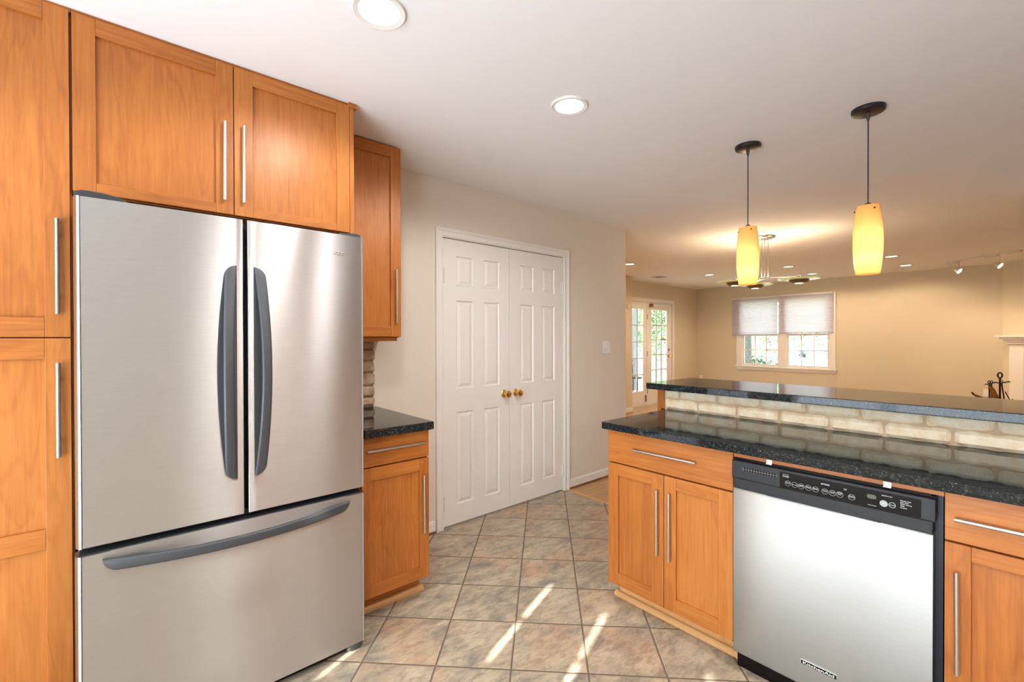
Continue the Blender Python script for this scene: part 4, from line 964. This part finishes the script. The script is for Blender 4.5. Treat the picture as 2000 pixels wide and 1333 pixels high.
# ------------------------------------------------------------------ outdoors
GR = brick_mat('sunlit_lawn', (.35,.45,.18), (.50,.58,.30), (.62,.66,.42))
struct(MB().box(10.3, 70, -30, 45, -.5, -.4).box(-5, 10.3, 5.4, 45, -.5, -.4), 'ground', GR)
DRIVE = plain('pale_concrete', (.78,.77,.74), .8, noise=.1)
struct(MB().box(19, 27, -20, 20, -.40, -.385).box(5.5, 16, 5.4, 8.0, -.40, -.15), 'ground_paving', DRIVE)
LEAF = []
for i, c in enumerate(((.20,.33,.15), (.30,.41,.22), (.15,.27,.17))):
    LEAF.append(translucent('leaf_green_%s' % 'abc'[i], c, .4))
BARK = brick_mat('grey_bark', (.16,.15,.14), (.26,.25,.24), (.36,.35,.33))
def tree(x, y, h, r, tr, label, leaf, n=420, z0=-.4, lowest=.35, cat='tree', nm='tree'):
    t = thing(nm, label, cat, (x, y, z0))
    rnd = random.Random(int(x*100+y*7))
    m = MB(); m.tube([(x, y, z0), (x+.05, y+.03, z0+h*.35), (x-.04, y+.06, z0+h*.7)], tr, 12, scales=[1.25, 1, .6])
    for k in range(5):
        a = rnd.random()*6.28; zz = z0+h*(.35+.08*k); m.tube([(x, y, zz), (x+math.cos(a)*r*.35, y+math.sin(a)*r*.35, zz+h*.12), (x+math.cos(a)*r*.7, y+math.sin(a)*r*.7, zz+h*.2)], tr*.35, 6, scales=[1, .7, .3])
    m.build('trunk', BARK, t, smooth=True)
    lm = MB()
    for k in range(n):
        th_, ph_ = rnd.random()*2*PI, math.acos(rnd.uniform(-1, 1)); q = rnd.random()**.4
        c = Vector((x, y, z0+h*(lowest+1)/2)) + Vector((math.sin(ph_)*math.cos(th_)*r, math.sin(ph_)*math.sin(th_)*r, math.cos(ph_)*h*(1-lowest)/2))*q
        for j in range(5):
            cc = c+Vector((rnd.gauss(0,.12), rnd.gauss(0,.12), rnd.gauss(0,.12))); a = Vector((rnd.gauss(0,1), rnd.gauss(0,1), rnd.gauss(0,1))).normalized(); b2 = a.cross(Vector((rnd.gauss(0,1), rnd.gauss(0,1), rnd.gauss(0,1)))).normalized(); s2 = rnd.uniform(.05, .10)*(r**.3)
            lm.add([cc-a*s2, cc-b2*s2*.45, cc+a*s2, cc+b2*s2*.45], [(0,1,2,3)])
    lm.build('foliage', leaf, t)
    return t
tree(14.0, 5.52, 6.0, 2.2, .105, 'thick grey tree trunk seen through the left pane of the far window', LEAF[1], 260, lowest=.55)
tree(24.0, 8.5, 5.5, 1.9, .10, 'leafy tree behind the left half of the far window', LEAF[1], 500, lowest=.12)
tree(36.0, 13.1, 7.5, 2.8, .16, 'pale green tree farther off between the left window panes', LEAF[0], 420, lowest=.12)
tree(29.5, 8.2, 7.0, 2.4, .14, 'leafy green tree above the parked car', LEAF[0], 520, lowest=.14)
tree(24.3, 4.75, 4.8, 1.1, .12, 'slim leafy tree behind the right edge of the parked car', LEAF[1], 420, lowest=.16)
tree(19.0, 7.2, .95, .40, .03, 'round green shrub outside the left window pane', LEAF[2], 160, lowest=.1, cat='shrub', nm='shrub')
tree(17.3, 10.7, 4.6, 1.6, .10, 'leafy tree outside the french doors, seen through the right door', LEAF[0], 700, lowest=.10)
tree(21.3, 14.6, 6.0, 2.2, .12, 'bright green tree in the garden behind the left french door', LEAF[1], 600, lowest=.12)
# parked car beyond the window
CARM = plain('pale_car_paint', (.42,.47,.56), .2, coat=.8); CGL = plain('car_window', (.10,.13,.17), .05)
car = thing('car', 'pale parked car seen through the right pane of the far window', 'car', (21.5, 5.55, -.385))
prof = [(-2.1,.30),(-2.15,.62),(-1.95,.80),(-1.3,.90),(-.75,1.30),(.45,1.38),(1.25,1.02),(2.0,.90),(2.2,.62),(2.15,.30)]
m = MB(); m.prism([(5.55+a, -.385+z) for a, z in prof], 'x', 20.7, 22.3); m.build('body', CARM, car, bevel=.06, smooth=True, bseg=3)
m = MB(); m.prism([(5.55+a, -.385+z) for a, z in [(-1.15,.93),(-.70,1.24),(-.10,1.30),(-.10,.93)]], 'x', 20.68, 20.70); m.prism([(5.55+a, -.385+z) for a, z in [(.0,.93),(.0,1.30),(.42,1.30),(1.05,1.0),(1.05,.93)]], 'x', 20.68, 20.70); m.build('side_window', CGL, car)
for a in (-1.35, 1.35): MB().lathe([(0,0),(.18,0),(.20,.01),(.32,.01),(.33,.03),(.33,.2),(0,.2)], (20.66, 5.55+a, -.385+.33), (1,0,0), 28).build('wheel', DARKP, car, smooth=True)
# porch rail, post and patio chair outside the french doors
m = MB(); 
rl = thing('porch_railing', 'white porch railing outside the left french door', 'railing', (10.6, 7.9, -.15))
m.box(8.2, 13.5, 7.88, 7.92, .70, .75); m.box(8.2, 13.5, 7.88, 7.92, -.08, -.04); m.build('rail', DRIVE, rl)
m = MB()
for k in range(45): m.box(8.25+.118*k, 8.27+.118*k, 7.89, 7.91, -.04, .70)
m.build('balusters', DRIVE, rl)
o = MB().box(11.05, 11.19, 7.40, 7.54, -.15, 3.0).build('porch_post', plain('grey_post', (.30,.33,.36), .6), None, (11.12, 7.47, -.15)); tag(o, 'grey porch post outside the left french door', 'post')
pch = thing('patio_chair', 'dark iron patio chair outside the left french door', 'chair', (10.0, 6.7, -.15))
for sx in (-1, 1):
    for sy in (-1, 1): MB().tube([(10.0+.2*sx, 6.7+.2*sy, -.15), (10.0+.19*sx, 6.7+.19*sy, .30)], .014, 8).build('leg', IRON, pch)
MB().lathe([(0,0),(.23,0),(.24,.012),(.23,.024),(0,.024)], (10.0, 6.7, .30)).build('seat', IRON, pch, smooth=True)
m = MB()
for k in range(5): a = -.20+.10*k; m.tube([(10.0+a, 6.90, .32), (10.0+a*1.1, 6.95, .74)], .009, 6)
for z in (.45, .60, .74): m.tube([(9.78, 6.93, z), (10.0, 6.95, z+.03), (10.22, 6.93, z)], .012, 8)
m.build('backrest', IRON, pch)
